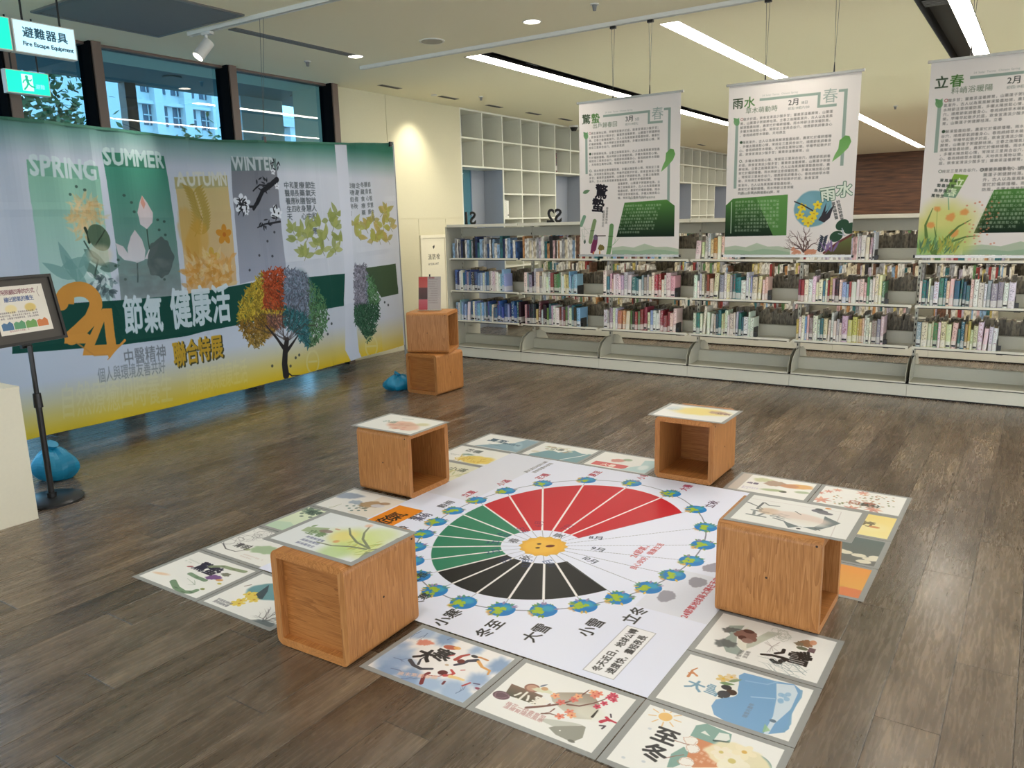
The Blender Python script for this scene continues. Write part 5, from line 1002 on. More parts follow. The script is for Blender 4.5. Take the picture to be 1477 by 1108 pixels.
for i, y in enumerate((6.60, 7.62, 8.57, 9.52, 10.4, 11.6, 13.2, 14.6, 16.0)):
    e = empty('slot_vent', (-6.03, y, CEIL)); tag(e, 'short dark slot vent in the ceiling along the wall, %s from the window end' % ('first', 'second', 'third', 'fourth', 'fifth', 'sixth', 'seventh', 'eighth', 'ninth')[i], 'vent', 'slot vents along the wall')
    MB().box(-.035, .035, 0, .32, -.004, 0).build('frame', M['grey'], e); MB().box(-.024, .024, .012, .308, -.0055, -.004).build('slot', M['black'], e)
# wall washer behind the second vent
l = bpy.data.lights.new('wall_washer', 'SPOT'); l.energy = 40; l.spot_size = math.radians(84); l.spot_blend = 1.0; l.shadow_soft_size = .03; l.color = (1, .93, .74)
ww = empty('wall_washer', (-6.02, 7.50, CEIL)); tag(ww, 'small recessed wall washer lamp above the cream wall', 'wall lamp'); MB().tube((0, 0, -.012), (0, 0, 0), .035, 14).build('ring', M['white'], ww)
o = bpy.data.objects.new('washer_beam', l); COL.objects.link(o); o.parent = ww; o.location = (0, 0, -.03); o.rotation_euler = Vector((-.36, 0, -1)).to_track_quat('-Z', 'Y').to_euler(); o['kind'] = 'helper'
cc = empty('dome_camera', (-6.30, 11.3, CEIL)); tag(cc, 'small black dome security camera over the shelf wall', 'camera'); MB().tube((0, 0, -.03), (0, 0, 0), .075, 16).build('base', M['white'], cc); MB().tube((0, 0, -.085), (0, 0, -.03), .035, 16, .065).build('dome', M['blackmetal'], cc, smooth=True)
# track spotlight
ts = empty('track_spotlight', (-5.33, 3.97, CEIL)); tag(ts, 'white track spotlight shining down beside the ceiling grille', 'spotlight')
MB().box(-.03, .07, -.018, .018, -.05, -.03).build('adapter', M['white'], ts); MB().tube((.0, 0, -.05), (.0, 0, -.11), .012, 8).build('stem', M['white'], ts)
d = Vector((-.15, -.6, -.75)).normalized(); a0 = Vector((.03, 0, -.10)); a1 = a0+d*.15
MB().tube(a0, a1, .042, 18).build('head', M['white'], ts, smooth=True); MB().tube(a1, a1+d*.002, .037, 18).build('lens', M['down'], ts)
l = bpy.data.lights.new('spot_beam', 'SPOT'); l.energy = SPOT_W; l.spot_size = math.radians(70); l.spot_blend = .6; l.shadow_soft_size = .035; l.color = (1, .95, .86)
o = bpy.data.objects.new('spot_beam', l); COL.objects.link(o); o.parent = ts; o.location = a1+d*.01; o.rotation_euler = d.to_track_quat('-Z', 'Y').to_euler(); o['kind'] = 'helper'
# light boxes at the upper left
def lightbox(cv, name, label, x, y0, y1, z0, z1, es, rods=2, grp=None):
    e = empty(name, (x, y0, z0)); tag(e, label, 'sign', grp); W = y1-y0; Hh = z1-z0
    MB().box(-.05, 0, 0, W, 0, Hh).build('case', M['white'], e)
    decal(cv, 'lit_panel', [(.001, .006, .006), (.001, W-.006, .006), (.001, W-.006, Hh-.006), (.001, .006, Hh-.006)], e, emit=es)
    b = MB()
    for q in range(rods): yy = W*(.2+.6*q) if rods > 1 else W/2; b.tube((-.025, yy, Hh), (-.025, yy, CEIL-z0), .006, 8)
    b.build('rod', M['blackmetal'], e); return e
lightbox(art_sign_fire(), 'fire_equipment_sign', 'white lit sign with dark lettering about fire escape equipment', -5.0, 2.437, 2.792, 2.529, 2.708, .75)
lightbox(art_sign_green(), 'green_exit_sign', 'green lit exit sign cut off by the left edge beside the white sign', -5.0, 2.06, 2.425, 2.529, 2.708, 1.3)
lightbox(art_sign_exit(), 'running_man_sign', 'small green lit running man exit sign in front of the window', -6.0, 2.833, 3.124, 2.459, 2.614, 1.3)
# ------------------------------------------------------------------ wooden box stools
M['oak_v'] = oak('oak_upright_grain', 2); M['oak_h'] = oak('oak_cross_grain', 0); M['oak_d'] = oak('oak_depth_grain', 1, (1.04, 1.02, .98)); M['oak_back'] = oak('oak_back_panel', 0, (.95, .90, .80)); M['plug'] = mat('screw_plug', (50, 34, 22), .7)
BXW, BXD, BXH = .356, .383, HC
def wood_box(x, y, rz, z, label, h=BXH):
    e = empty('box_stool', (x, y, z), rz); tag(e, label, 'stool', 'oak box stools')
    w2 = BXW/2; r = .032; t = .030; d2 = BXD/2; n = 6
    def ringpt(cx, cz, a): return (cx+r*math.cos(a), cz+r*math.sin(a))
    corners = [(w2-r, r, -PI/2), (w2-r, h-r, 0), (-w2+r, h-r, PI/2), (-w2+r, r, PI)]
    inner = [(w2-t, t), (w2-t, h-t), (-w2+t, h-t), (-w2+t, t)]
    names = ['side_panel', 'top_panel', 'side_panel', 'bottom_panel']; mats = ['oak_v', 'oak_d', 'oak_v', 'oak_d']
    for k in range(4):
        cx, cz, a = corners[k]; nx, nz, a2 = corners[(k+1) % 4]
        P = [ringpt(cx, cz, a+PI/4+PI/4*i/n) for i in range(n+1)]+[ringpt(nx, nz, a2+PI/4*i/n) for i in range(n+1)]+[inner[(k+1) % 4], inner[k]]
        Q = []
        for p in P:
            if not Q or abs(Q[-1][0]-p[0])+abs(Q[-1][1]-p[1]) > 1e-5: Q.append(p)
        m = MB(); m.prism([(p[0], p[1]) for p in Q], -d2, d2, 1); o = m.build(names[k], M[mats[k]], e, smooth=True)
    MB().box(-w2+t, w2-t, d2-.045, d2-.030, t, h-t).build('back_panel', M['oak_back'], e)
    for (sx, yy, zz) in ((1, 0, .5), (1, -d2+.02, .93), (1, d2-.02, .93), (1, d2-.03, .06), (-1, 0, .5), (-1, -d2+.02, .93)):
        MB().tube((sx*w2, yy, zz*h), (sx*(w2+.0006), yy, zz*h), .0045, 8).build('screw_plug', M['plug'], e)
    return e
def b_at(fx, fy, kind, th=0.0):
    a = (math.cos(th), math.sin(th)); b = (-math.sin(th), math.cos(th)); sl, sr = (BXW, BXD) if kind == 'L' else (BXD, BXW)
    return fx-a[0]*sl/2+b[0]*sr/2, fy-a[1]*sl/2+b[1]*sr/2
x, y = b_at(-1.867, 1.719, 'L'); wood_box(x, y, PI+.035, .003, 'oak box stool in front with its closed back towards us, grass card on top')
x, y = b_at(-2.808, 3.138, 'R'); wood_box(x, y, PI/2, .003, 'open oak box stool left of the floor sheet, pink card on top')
x, y = b_at(-1.444, 4.174, 'L'); wood_box(x, y, 0, .003, 'open oak box stool behind the floor sheet, yellow card on top')
x, y = b_at(-.552, 2.766, 'R'); wood_box(x, y, PI/2, .003, 'oak box stool right of the floor sheet, plain side shown, dark fish card on top')
x, y = b_at(-4.384, 5.337, 'L'); wood_box(x, y, PI, .0, 'lower oak box stool of the stack of two by the bookshelves', .366)
x2, y2 = b_at(-4.347, 5.469, 'R', .39); wood_box(x2, y2, PI/2+.39, .367, 'upper oak box stool of the stack of two, turned sideways under the leaflet', .366)
STX, STY = x2, y2

# ------------------------------------------------------------------ floor sheet and cards
M['lam'] = mat('laminate_edge', (150, 152, 150), .3)
def sheet(cv, name, label, cat, x0, y0, x1, y1, z, t, rough, grp=None, bend=0.0):
    e = empty(name, (x0, y0, z)); tag(e, label, cat, grp)
    nx, ny = 10, 8; W, D = x1-x0, y1-y0; b = MB()
    zz = lambda u, v: t + bend*((2*u-1)**4*.5+(2*v-1)**4*.5)
    for i in range(nx):
        for j in range(ny):
            q = [(i/nx, j/ny), ((i+1)/nx, j/ny), ((i+1)/nx, (j+1)/ny), (i/nx, (j+1)/ny)]
            b.quad([(u*W, v*D, zz(u, v)) for u, v in q], q)
    o = b.build('printed_face', cv.material(name+'_print', rough, .12 if cat == 'floor poster' else .28), e, smooth=True)
    b = MB()
    for (p, q) in (((0, 0), (1, 0)), ((1, 0), (1, 1)), ((1, 1), (0, 1)), ((0, 1), (0, 0))):
        for i in range(8):
            a0, a1 = i/8, (i+1)/8; A = (p[0]+(q[0]-p[0])*a0, p[1]+(q[1]-p[1])*a0); B_ = (p[0]+(q[0]-p[0])*a1, p[1]+(q[1]-p[1])*a1)
            b.quad([(A[0]*W, A[1]*D, zz(*A)-t), (B_[0]*W, B_[1]*D, zz(*B_)-t), (B_[0]*W, B_[1]*D, zz(*B_)), (A[0]*W, A[1]*D, zz(*A))])
    b.quad([(0, 0, 0), (0, D, 0), (W, D, 0), (W, 0, 0)]); b.build('edge', M['lam'], e); return e
sheet(art_mat(), 'floor_sheet', 'large white floor sheet with a red, green and black season wheel and sun', 'floor poster', MAT0[0], MAT0[1], MAT0[2], MAT0[3], .0022, .0008, .38)
CARDS = [
 (0, 0, A_jingzhe, 'laminated card with bamboo and bold dark lettering at the far left floor corner'),
 (1, 0, A_yushui, 'laminated floor card with a teal oval and yellow flowers, partly behind the front stool'),
 (0, 1, A_qingming, 'laminated floor card with grey cloud outlines, second along the left edge'),
 (0, 2, A_guyu, 'pale green laminated floor card with a dark tree crown, third along the left edge'),
 (0, 3, A_lixia, 'laminated floor card with blue flowers and brown pot in front of the left stool'),
 (0, 5, lambda: A_xiaoman(0, 5), 'laminated floor card with pale grasses just behind the left stool'),
 (0, 6, A_mangzhong, 'laminated floor card with a yellow field behind the left stool'),
 (0, 7, A_xiazhi, 'laminated floor card with a blue stream at the far back corner'),
 (1, 7, A_xiaoshu, 'laminated floor card with teal hills and pale blossoms in the back row'),
 (2, 7, A_dashu, 'laminated floor card with a red label and ice blue corner beside the back stool'),
 (4, 7, A_chushu, 'laminated floor card with fruit and a black and white bowl, right of the back stool'),
 (5, 7, A_bailu, 'laminated floor card strewn with red maple leaves at the right back corner'),
 (5, 6, A_qiufen, 'yellow laminated floor card behind the right stool'),
 (5, 5, A_hanlu, 'dark laminated floor card with white pears behind the right stool'),
 (5, 4, A_shuangjiang, 'orange laminated floor card with a white moon behind the right stool'),
 (5, 2, A_xiaoxue, 'laminated floor card with grey hill and bold black lettering in front of the right stool'),
 (5, 1, A_daxue, 'laminated floor card with a large blue pool shape at the right edge'),
 (5, 0, A_dongzhi, 'laminated floor card with a small sun and orange panel at the bottom edge'),
 (3, 0, A_dahan, 'laminated floor card with blue washes and dancing figures beside the front stool'),
 (4, 0, A_xiaohan, 'laminated floor card with plum branches and brown stones at the front')]
def finish2(c): return finish(c)
rj = random.Random(4)
for (i, j, fn, lab) in CARDS:
    cv = finish(fn()); sheet(cv, 'laminated_card', lab, 'card', cv.x0, cv.y0, cv.x1, cv.y1, .0005, .0012, .34, 'solar term cards on the floor', 0.0)
for (i, j, fn, lab) in ((2, 0, A_lichun, 'laminated card with green orchid grass lying on the front stool'), (0, 4, A_chunfen, 'laminated card with a pink wash lying on the left stool'), (3, 7, A_liqiu, 'laminated card with a yellow wash lying on the back stool'), (5, 3, A_lidong, 'laminated card with a dark fish shape lying on the right stool')):
    cv = finish(fn()); sheet(cv, 'laminated_card', lab, 'card', cv.x0, cv.y0, cv.x1, cv.y1, HC+.0035, .0016, .3, 'solar term cards on the stools', 0.0)

# ------------------------------------------------------------------ hanging spring banners
YB = 5.76
M['rod'] = mat('banner_rod', (176, 174, 168), .35, metal=.6)
for kind, x0, x1, lab, wires in ((1, -3.163, -2.312, 'left hanging paper banner with bold black brush lettering and bamboo', (-2.866, -2.561)), (2, -1.955, -1.082, 'middle hanging paper banner with a blue round picture and yellow flowers', (-1.702, -1.253)), (3, -.682, .185, 'right hanging paper banner with grass blades, cut by the picture edge', (-.47, -.05))):
    e = empty('hanging_banner', (x0, YB, 1.225)); tag(e, lab, 'banner', 'spring banners hanging over the shelves'); Wb = x1-x0; Hb = 1.19
    cv = art_hang(kind); b = MB(); n = 12; m_ = 10
    zf = lambda u, v: .006*math.sin(u*6.0+kind)*(v*(1-v)*4)+.004*math.sin(v*5+kind)
    for i in range(n):
        for j in range(m_):
            q = [(i/n, j/m_), ((i+1)/n, j/m_), ((i+1)/n, (j+1)/m_), (i/n, (j+1)/m_)]
            b.quad([(u*Wb, zf(u, v)-.0005, .008+v*(Hb-.016)) for u, v in q], q)
    b.build('printed_sheet', cv.material('hanging_print', .75, .2, .12), e, smooth=True)
    if kind == 1: M['paper_back'] = mat('banner_back', (214, 208, 200), .8)
    b = MB()
    for i in range(n):
        for j in range(m_):
            q = [(i/n, j/m_), (i/n, (j+1)/m_), ((i+1)/n, (j+1)/m_), ((i+1)/n, j/m_)]
            b.quad([(u*Wb, zf(u, v)+.0008, .008+v*(Hb-.016)) for u, v in q])
    b.build('backing_sheet', M['paper_back'], e, smooth=True)
    for nm, z in (('top_bar', Hb), ('bottom_bar', 0)):
        MB().box(-.012, Wb+.012, -.007, .007, z-.010, z+.006).build(nm, M['rod'], e)
        for xx in (-.012, Wb+.012): MB().tube((xx-.006, 0, z-.002), (xx+.006, 0, z-.002), .010, 10).build('end_cap', M['chrome'] if z else M['blackmetal'], e)
    for wx in wires:
        b = MB(); wx -= x0; b.tube((wx, 0, Hb+.06), (wx-.012, 0, CEIL-1.225-.046), .0016, 6); b.tube((wx, 0, Hb+.06), (wx+.012, 0, CEIL-1.225-.046), .0016, 6); b.build('wire', M['wire'], e)
        MB().tube((wx, 0, Hb+.004), (wx, 0, Hb+.07), .006, 8, .003).build('hook', M['blackmetal'], e)
        MB().box(wx-.022, wx+.022, -.012, .012, CEIL-1.225-.050, CEIL-1.225-.0312).build('track_hook', M['blackmetal'], e)

# ------------------------------------------------------------------ season banner
TOPP = [on_banner(p) for p in ((0, 170), (60, 175), (150, 185), (300, 203), (375, 203.5), (475, 207), (566, 207))]
BOTP = [on_banner(p) for p in ((41, 634.7), (200, 598), (360, 560), (480, 528), (582, 498))]
def interp(P, y): return float(np.interp(y, [p[0] for p in P], [p[1] for p in P]))
YL, YR = BOTP[0][0], max(TOPP[-1][0], BOTP[-1][0])
e = empty('season_banner', (banner_x(4.8), 4.8, 0.0)); tag(e, 'very wide cloth banner with four season panels and a colourful tree before the windows', 'banner')
cvb = art_banner(); b = MB(); nx, nz = 150, 44
def bp(u, v):
    yl = YL-.02-.45*min(1.0, v*2.0); yt = yl+(YR-yl)*u; z0 = interp(BOTP, yt); z1 = interp(TOPP, yt); z = z0+(z1-z0)*v
    px_ = [3.3, 5.12, 6.93]; sag = 0
    d = .012*math.sin(yt*9+v*2.0)*(.4+.6*v)+.008*math.sin(yt*23+v*5)*v+.010*math.sin(yt*4.1-v*3)
    d += .02*math.exp(-((yt-5.75)/.10)**2)-.014*math.exp(-((yt-6.0)/.05)**2)
    for k in (.28, .5, .72): d += .006*math.exp(-((v-k-.01*math.sin(yt*3))/.012)**2)
    for k in (3.2, 4.0, 4.75, 5.5): d += .006*math.exp(-((yt-k-.03*math.sin(v*6))/.02)**2)
    return (banner_x(yt)+d-banner_x(4.8), yt-4.8, z), ((yt-cvb.x0)/(cvb.x1-cvb.x0), (z-cvb.y0)/(cvb.y1-cvb.y0))
for i in range(nx):
    for j in range(nz):
        q = [bp(i/nx, j/nz), bp((i+1)/nx, j/nz), bp((i+1)/nx, (j+1)/nz), bp(i/nx, (j+1)/nz)]; b.quad([p[0] for p in q], [p[1] for p in q])
b.build('printed_cloth', cvb.material('season_print', .8, .15, .32), e, smooth=True)
b = MB(); P = []
for i in range(60):
    p = bp(i/60, 1)[0]; q = bp((i+1)/60, 1)[0]; b.quad([(p[0]-.004, p[1], p[2]-.02), (q[0]-.004, q[1], q[2]-.02), (q[0]-.004, q[1], q[2]+.008), (p[0]-.004, p[1], p[2]+.008)]); b.quad([(p[0]+.004, p[1], p[2]-.012), (q[0]+.004, q[1], q[2]-.012), (q[0]+.004, q[1], q[2]+.008), (p[0]+.004, p[1], p[2]+.008)])
M['hem'] = mat('green_hem', (40, 96, 80), .8); b.build('hem', M['hem'], e)
b = MB(); 
for (yy, zz) in ((on_banner((381, 202))[0]-4.8, on_banner((381, 202))[1]), (on_banner((563, 206))[0]-4.8, on_banner((563, 206))[1]-.02)): MB().box(banner_x(yy+4.8)-banner_x(4.8)-.012, banner_x(yy+4.8)-banner_x(4.8)+.012, yy-.015, yy+.015, zz-.02, zz+.03).build('clip', M['blackmetal'], e)
yy = on_banner((381, 202))[0]-4.8; bx_ = banner_x(yy+4.8)-banner_x(4.8)
MB().tube((bx_, yy, 2.30), (-4.72-banner_x(4.8), 3.97-4.8, 2.94), .0015, 5).tube((bx_, yy, 2.30), (-4.68-banner_x(4.8), 3.97-4.8, 2.94), .0015, 5).build('wire', M['wire'], e)
M['side_fold'] = mat('cloth_side_fold', (176, 182, 194), .8)
b = MB(); p0 = bp(1, 0)[0]; p1 = bp(1, 1)[0]
for i in range(10):
    v0, v1 = i/10, (i+1)/10; A = bp(1, v0)[0]; B_ = bp(1, v1)[0]; b.quad([(A[0]-.002, A[1], A[2]), (A[0]-.03, A[1]+.075-.02*v0, A[2]), (B_[0]-.03, B_[1]+.075-.02*v1, B_[2]), (B_[0]-.002, B_[1], B_[2])])
b.build('folded_edge', M['side_fold'], e)
b = MB(); b.tube((p0[0]-.02, p0[1]+.05, .0), (p1[0]-.02, p1[1]+.02, p1[2]+.02), .012, 8); b.build('end_pole', M['dgrey'], e)

# ------------------------------------------------------------------ plinth, notice stand, weight bags, leaflet
pl = empty('white_plinth', (-4.375, 1.91, 0)); tag(pl, 'plain off-white plinth cut off by the left edge of the picture', 'plinth')
M['plinth'] = mat('plinth_paint', (214, 208, 188), .5)
MB().box(-.56, 0, -.9, 0, 0, .712).build('body', M['plinth'], pl); MB().box(-.562, .002, -.902, .002, .712, .728).build('top', M['plinth'], pl)
ns = empty('notice_stand', (-4.61, 2.10, 0)); tag(ns, 'black floor stand with a tilted framed notice at the left edge', 'sign stand')
MB().tube((0, 0, 0), (0, 0, .012), .165, 36).tube((0, 0, .012), (0, 0, .024), .160, 36, .14).build('base_disc', M['blackmetal'], ns, smooth=True)
MB().tube((0, 0, .02), (0, 0, .60), .0165, 14).build('lower_pole', M['blackmetal'], ns, smooth=True); MB().tube((0, 0, .6), (0, 0, .90), .013, 14).build('upper_pole', M['blackmetal'], ns, smooth=True); MB().tube((0, 0, .55), (0, 0, .63), .024, 14, .021).build('collar', M['blackmetal'], ns, smooth=True)
MB().tube((0, 0, .02), (0, 0, .05), .026, 14).build('pole_socket', M['blackmetal'], ns, smooth=True)
al, tilt, hw, Hf = -.248, .185, .253, .375
wv = Vector((math.sin(al), math.cos(al), 0)); nv = Vector((math.cos(al), -math.sin(al), 0)); uv_ = Vector((0, 0, 1))*math.cos(tilt)-nv*math.sin(tilt); nn = wv.cross(uv_); nn = nn if nn.dot(nv) > 0 else -nn
b0 = Vector((0, 0, .907))-nv*.017
fp_ = lambda a, b_, d_: tuple(b0+wv*a+uv_*b_+nn*d_)
def fbox(m, a0, a1, c0, c1, d0, d1):
    n = len(m.v); m.v += [fp_(a, c_, d_) for d_ in (d0, d1) for c_ in (c0, c1) for a in (a0, a1)]
    for q in ((0, 2, 3, 1), (4, 5, 7, 6), (0, 1, 5, 4), (2, 6, 7, 3), (0, 4, 6, 2), (1, 3, 7, 5)): m.f.append(tuple(n+i for i in q)); m.m.append(0)
m = MB(); fbox(m, -hw, hw, 0, .016, -.004, .016); fbox(m, -hw, hw, Hf-.016, Hf, -.004, .016); fbox(m, -hw, -hw+.016, .016, Hf-.016, -.004, .016); fbox(m, hw-.016, hw, .016, Hf-.016, -.004, .016); m.build('frame', M['blackmetal'], ns)
M['mount'] = mat('charcoal_mount', (72, 68, 64), .6); m = MB(); fbox(m, -hw+.016, hw-.016, .016, Hf-.016, -.004, .004); m.build('mount_board', M['mount'], ns)
m = MB(); fbox(m, -.03, .03, -.02, .10, -.022, -.004); m.build('bracket', M['blackmetal'], ns)
decal(art_notice(), 'notice_sheet', [fp_(-.135, .062, .005), fp_(.185, .062, .005), fp_(.185, .062+.262, .005), fp_(-.135, .062+.262, .005)], ns)
M['bag'] = mat('teal_vinyl', (16, 128, 168), .4, var=.15, bscale=12, bump=.4)
def bag(x, y, r, h, rz, label, seed):
    e = empty('weight_bag', (x, y, 0), rz); tag(e, label, 'weight bag', 'blue weight bags'); rr = random.Random(seed); b = MB(); n, k = 22, 12
    ph = [rr.random()*6.28 for _ in range(6)]
    def P(i, j):
        a = 2*PI*i/n; t = j/k; prof = math.sin(PI*min(1, .12+t*.88))**.55; rad = r*prof*(1+.07*math.sin(3*a+ph[0])+.05*math.sin(5*a+ph[1]+t*3)+.03*math.sin(9*a+ph[2]+4*t)); 
        return (rad*math.cos(a)*1.15, rad*math.sin(a)*.85, h*t+(.012*math.sin(4*a+ph[3]) if 0 < j < k else 0))
    for j in range(k):
        for i in range(n): b.quad([P(i, j), P((i+1) % n, j), P((i+1) % n, j+1), P(i, j+1)])
    b.build('body', M['bag'], e, smooth=True)
    b = MB(); b.tube((-.02, 0, h*.93), (.0, .0, h*1.12), .026, 10, .040); b.build('neck', M['bag'], e, smooth=True); MB().tube((-.012, 0, h*.98), (-.010, 0, h*1.03), .031, 10).build('tie', M['blackmetal'], e); return e
bag(-5.02, 2.33, .13, .20, .3, 'teal weight bag on the floor behind the black notice stand', 1)
bag(-4.90, 5.40, .125, .14, 1.0, 'blue weight bag on the floor left of the stacked stools', 5)
ps = empty('banner_stay', (-4.86, 5.60, 0)); tag(ps, 'thin dark stay pole with a green sleeve behind the stacked stools', 'pole')
MB().tube((0, 0, 0), (0, 0, .42), .009, 8).build('pole', M['blackmetal'], ps); MB().tube((0, 0, .24), (0, 0, .33), .022, 10, .018).build('sleeve', mat('green_sleeve', (30, 110, 104), .5), ps); MB().box(-.09, .09, -.09, .09, 0, .008).build('foot', M['blackmetal'], ps)
lf = empty('leaflet_holder', (STX-.02, STY-.01, .734), .40); tag(lf, 'red and grey printed leaflet in a clear stand on the stacked stools', 'leaflet')
M['acrylic'] = glass_pane('clear_acrylic', (236, 240, 240), .05, ior=1.4)
MB().box(-.11, .11, -.05, .05, 0, .003).build('foot', M['acrylic'], lf); MB().quad([(-.108, -.004, .002), (.108, -.004, .002), (.108, .044, .308), (-.108, .044, .308)]).build('front_pane', M['acrylic'], lf)
decal(art_leaflet(), 'printed_sheet', [(-.105, 0.0, .006), (.105, 0.0, .006), (.105, .046, .302), (-.105, .046, .302)], lf)
MB().box(-.006, .006, .046, .052, .30, .325).build('clip', M['blackmetal'], lf)
# ------------------------------------------------------------------ low double-sided bookshelves
BAY = .9525; RS = [.431, .768, 1.128]; TOPZ = 1.49; SH = .26
M['canopy'] = mat('pale_glass_top', (190, 200, 196), .15, spec=.7)
def shelving(x0, nb, y0, label, shapes=True):
    e = empty('book_shelving', (x0, y0, 0)); tag(e, label, 'bookshelf', 'rows of low book shelving'); yc = y0+.27; yr = 2*.27+.02
    E_ = []
    def part(nm, mb, m, par=None): return mb.build(nm, m, par or e)
    part('end_panel', MB().box(-.022, 0, -.01, yr+.01, 0, TOPZ-.02), M['steel']); part('end_panel', MB().box(nb*BAY, nb*BAY+.022, -.01, yr+.01, 0, TOPZ-.02), M['steel'])
    up = base = None
    for k in range(nb+1):
        x = k*BAY; b = MB(); b.box(x-.012, x+.012, .262, .298, 0, TOPZ-.03); o = part('upright', b, M['steel'])
        s = MB()
        for q in range(28): s.box(x-.004, x+.004, .2605, .262, .10+q*.047, .122+q*.047)
        o2 = part('slots', s, M['black'], o); o2['kind'] = 'stuff'
    for k in range(nb):
        x = k*BAY+.013; X = (k+1)*BAY-.013
        o = part('canopy', MB().box(x-.01, X+.01, -.005, yr+.005, TOPZ-.02, TOPZ), M['canopy']); part('front_lip', MB().box(x-.01, X+.01, -.012, -.004, TOPZ-.026, TOPZ+.004), M['steel_lip'], o)
        part('tie_bar', MB().box(x, X, .268, .292, 1.36, 1.45), M['steel'])
        for s_ in (0, 1):
            ya, yb = (0.0, .262) if s_ == 0 else (.298, yr); fr_ = (-.004, .0) if s_ == 0 else (yr, yr+.004)
            o = part('kick_plate', MB().box(x-.012, X+.012, ya if s_ == 0 else yb-.012, ya+.012 if s_ == 0 else yb, 0.012, .112), M['steel_lip'])
            o = part('base_shelf', MB().box(x, X, ya, yb, .122, .130), M['steel']); 
            part('lip', MB().box(x, X, fr_[0]-.0, fr_[1]+.0, .120, .132), M['steel_lip'], o); part('shade_strip', MB().box(x-.012, X+.012, ya+.004, yb-.004, .1125, .1195), M['black'], o); part('toe_shade_strip', MB().box(x-.012, X+.012, ya+.002, yb-.002, .0, .0115), M['black'], o)  # black strips stand in for the shade above and below the kick plate
            part('back_stop', MB().box(x, X, .250 if s_ == 0 else .300, .260 if s_ == 0 else .310, .130, .235), M['steel'], o)
            for xx in (x, X-.003):
                P = [(.262, .13), (.262, .315), (.16, .315), (.06, .27), (.008, .20), (.004, .13)]
                if s_: P = [(yr-p[0]+.0, p[1]) for p in P]
                part('divider', MB().prism(P, xx, xx+.003, 0), M['steel'], o)
            for i, z in enumerate(RS):
                o = part('shelf', MB().box(x, X, ya+.004 if s_ == 0 else ya, yb if s_ == 0 else yb-.004, z-.026, z-.018).box(x, X, *( (ya+.0, ya+.004) if s_ == 0 else (yb-.004, yb)), z-.026, z), M['steel_lip'])
                part('back_lip', MB().box(x, X, .252 if s_ == 0 else .298, .262 if s_ == 0 else .308, z-.018, z+.085), M['steel'], o)
                if s_ == 0: part('shade_strip', MB().box(x+.02, X-.02, -.0006, .0, z-.026, z-.019), M['black'], o)  # black strip on the lip face draws a shadow line
    return e
X0, Y0 = -5.60, 7.11
shelving(X0, 7, Y0, 'front row of low pale grey steel book shelving along the back of the open floor')
shelving(-5.67, 7, 9.20, 'second row of low pale grey book shelving behind the front row')
shelving(-5.67, 7, 11.35, 'third row of low pale grey book shelving furthest back')

# ------------------------------------------------------------------ books
def book_material():
    m = bpy.data.materials.new('book_cover'); m.use_nodes = True; nt = m.node_tree; b = nt.nodes['Principled BSDF']; L = nt.links.new
    oi = N(nt, 'ShaderNodeObjectInfo'); tc = N(nt, 'ShaderNodeTexCoord'); s = N(nt, 'ShaderNodeSeparateXYZ'); L(tc.outputs['Object'], s.inputs[0])
    # spine print: blotches that read as lettering, a white shelf label with a dark square near the foot
    cb = N(nt, 'ShaderNodeCombineXYZ'); L(mathn(nt, 'MULTIPLY', s.outputs[0], 4.0), cb.inputs[0]); L(mathn(nt, 'MULTIPLY', s.outputs[2], 26.0), cb.inputs[1]); L(mathn(nt, 'MULTIPLY', oi.outputs['Random'], 83.0), cb.inputs[2])
    n = N(nt, 'ShaderNodeTexNoise'); L(cb.outputs[0], n.inputs['Vector']); n.inputs['Scale'].default_value = 1.0; n.inputs['Detail'].default_value = 3
    ink = mathn(nt, 'MULTIPLY', mathn(nt, 'GREATER_THAN', n.outputs['Fac'], .56), mathn(nt, 'LESS_THAN', mathn(nt, 'ABSOLUTE', s.outputs[0]), .32))
    c1 = N(nt, 'ShaderNodeMix', data_type='RGBA'); L(mathn(nt, 'MULTIPLY', ink, .7), c1.inputs['Factor']); L(oi.outputs['Color'], c1.inputs['A'])
    inkc = ramp(nt, oi.outputs['Random'], [(0.0, (30, 30, 36)), (.35, (150, 40, 40)), (.5, (40, 60, 110)), (.7, (240, 240, 236)), (.85, (50, 90, 60)), (1.0, (60, 46, 40))]); L(inkc, c1.inputs['B'])
    lab = mathn(nt, 'MULTIPLY', mathn(nt, 'GREATER_THAN', s.outputs[2], .10), mathn(nt, 'LESS_THAN', s.outputs[2], .34))
    c2 = N(nt, 'ShaderNodeMix', data_type='RGBA'); L(mathn(nt, 'MULTIPLY', lab, .62), c2.inputs['Factor']); L(c1.outputs['Result'], c2.inputs['A']); c2.inputs['B'].default_value = srgb((226, 224, 218))+(1,)
    sq = mathn(nt, 'MULTIPLY', mathn(nt, 'MULTIPLY', mathn(nt, 'GREATER_THAN', s.outputs[2], .12), mathn(nt, 'LESS_THAN', s.outputs[2], .19)), mathn(nt, 'MULTIPLY', mathn(nt, 'LESS_THAN', mathn(nt, 'ABSOLUTE', s.outputs[0]), .40), mathn(nt, 'GREATER_THAN', mathn(nt, 'FRACT', mathn(nt, 'MULTIPLY', oi.outputs['Random'], 7.3)), .55)))
    c3 = N(nt, 'ShaderNodeMix', data_type='RGBA'); L(sq, c3.inputs['Factor']); L(c2.outputs['Result'], c3.inputs['A']); c3.inputs['B'].default_value = srgb((34, 34, 40))+(1,)
    L(c3.outputs['Result'], b.inputs['Base Color']); b.inputs['Roughness'].default_value = .4; return m
M['book'] = book_material(); M['pages'] = mat('book_pages', (196, 184, 160), .9, bscale=400, var=.12)
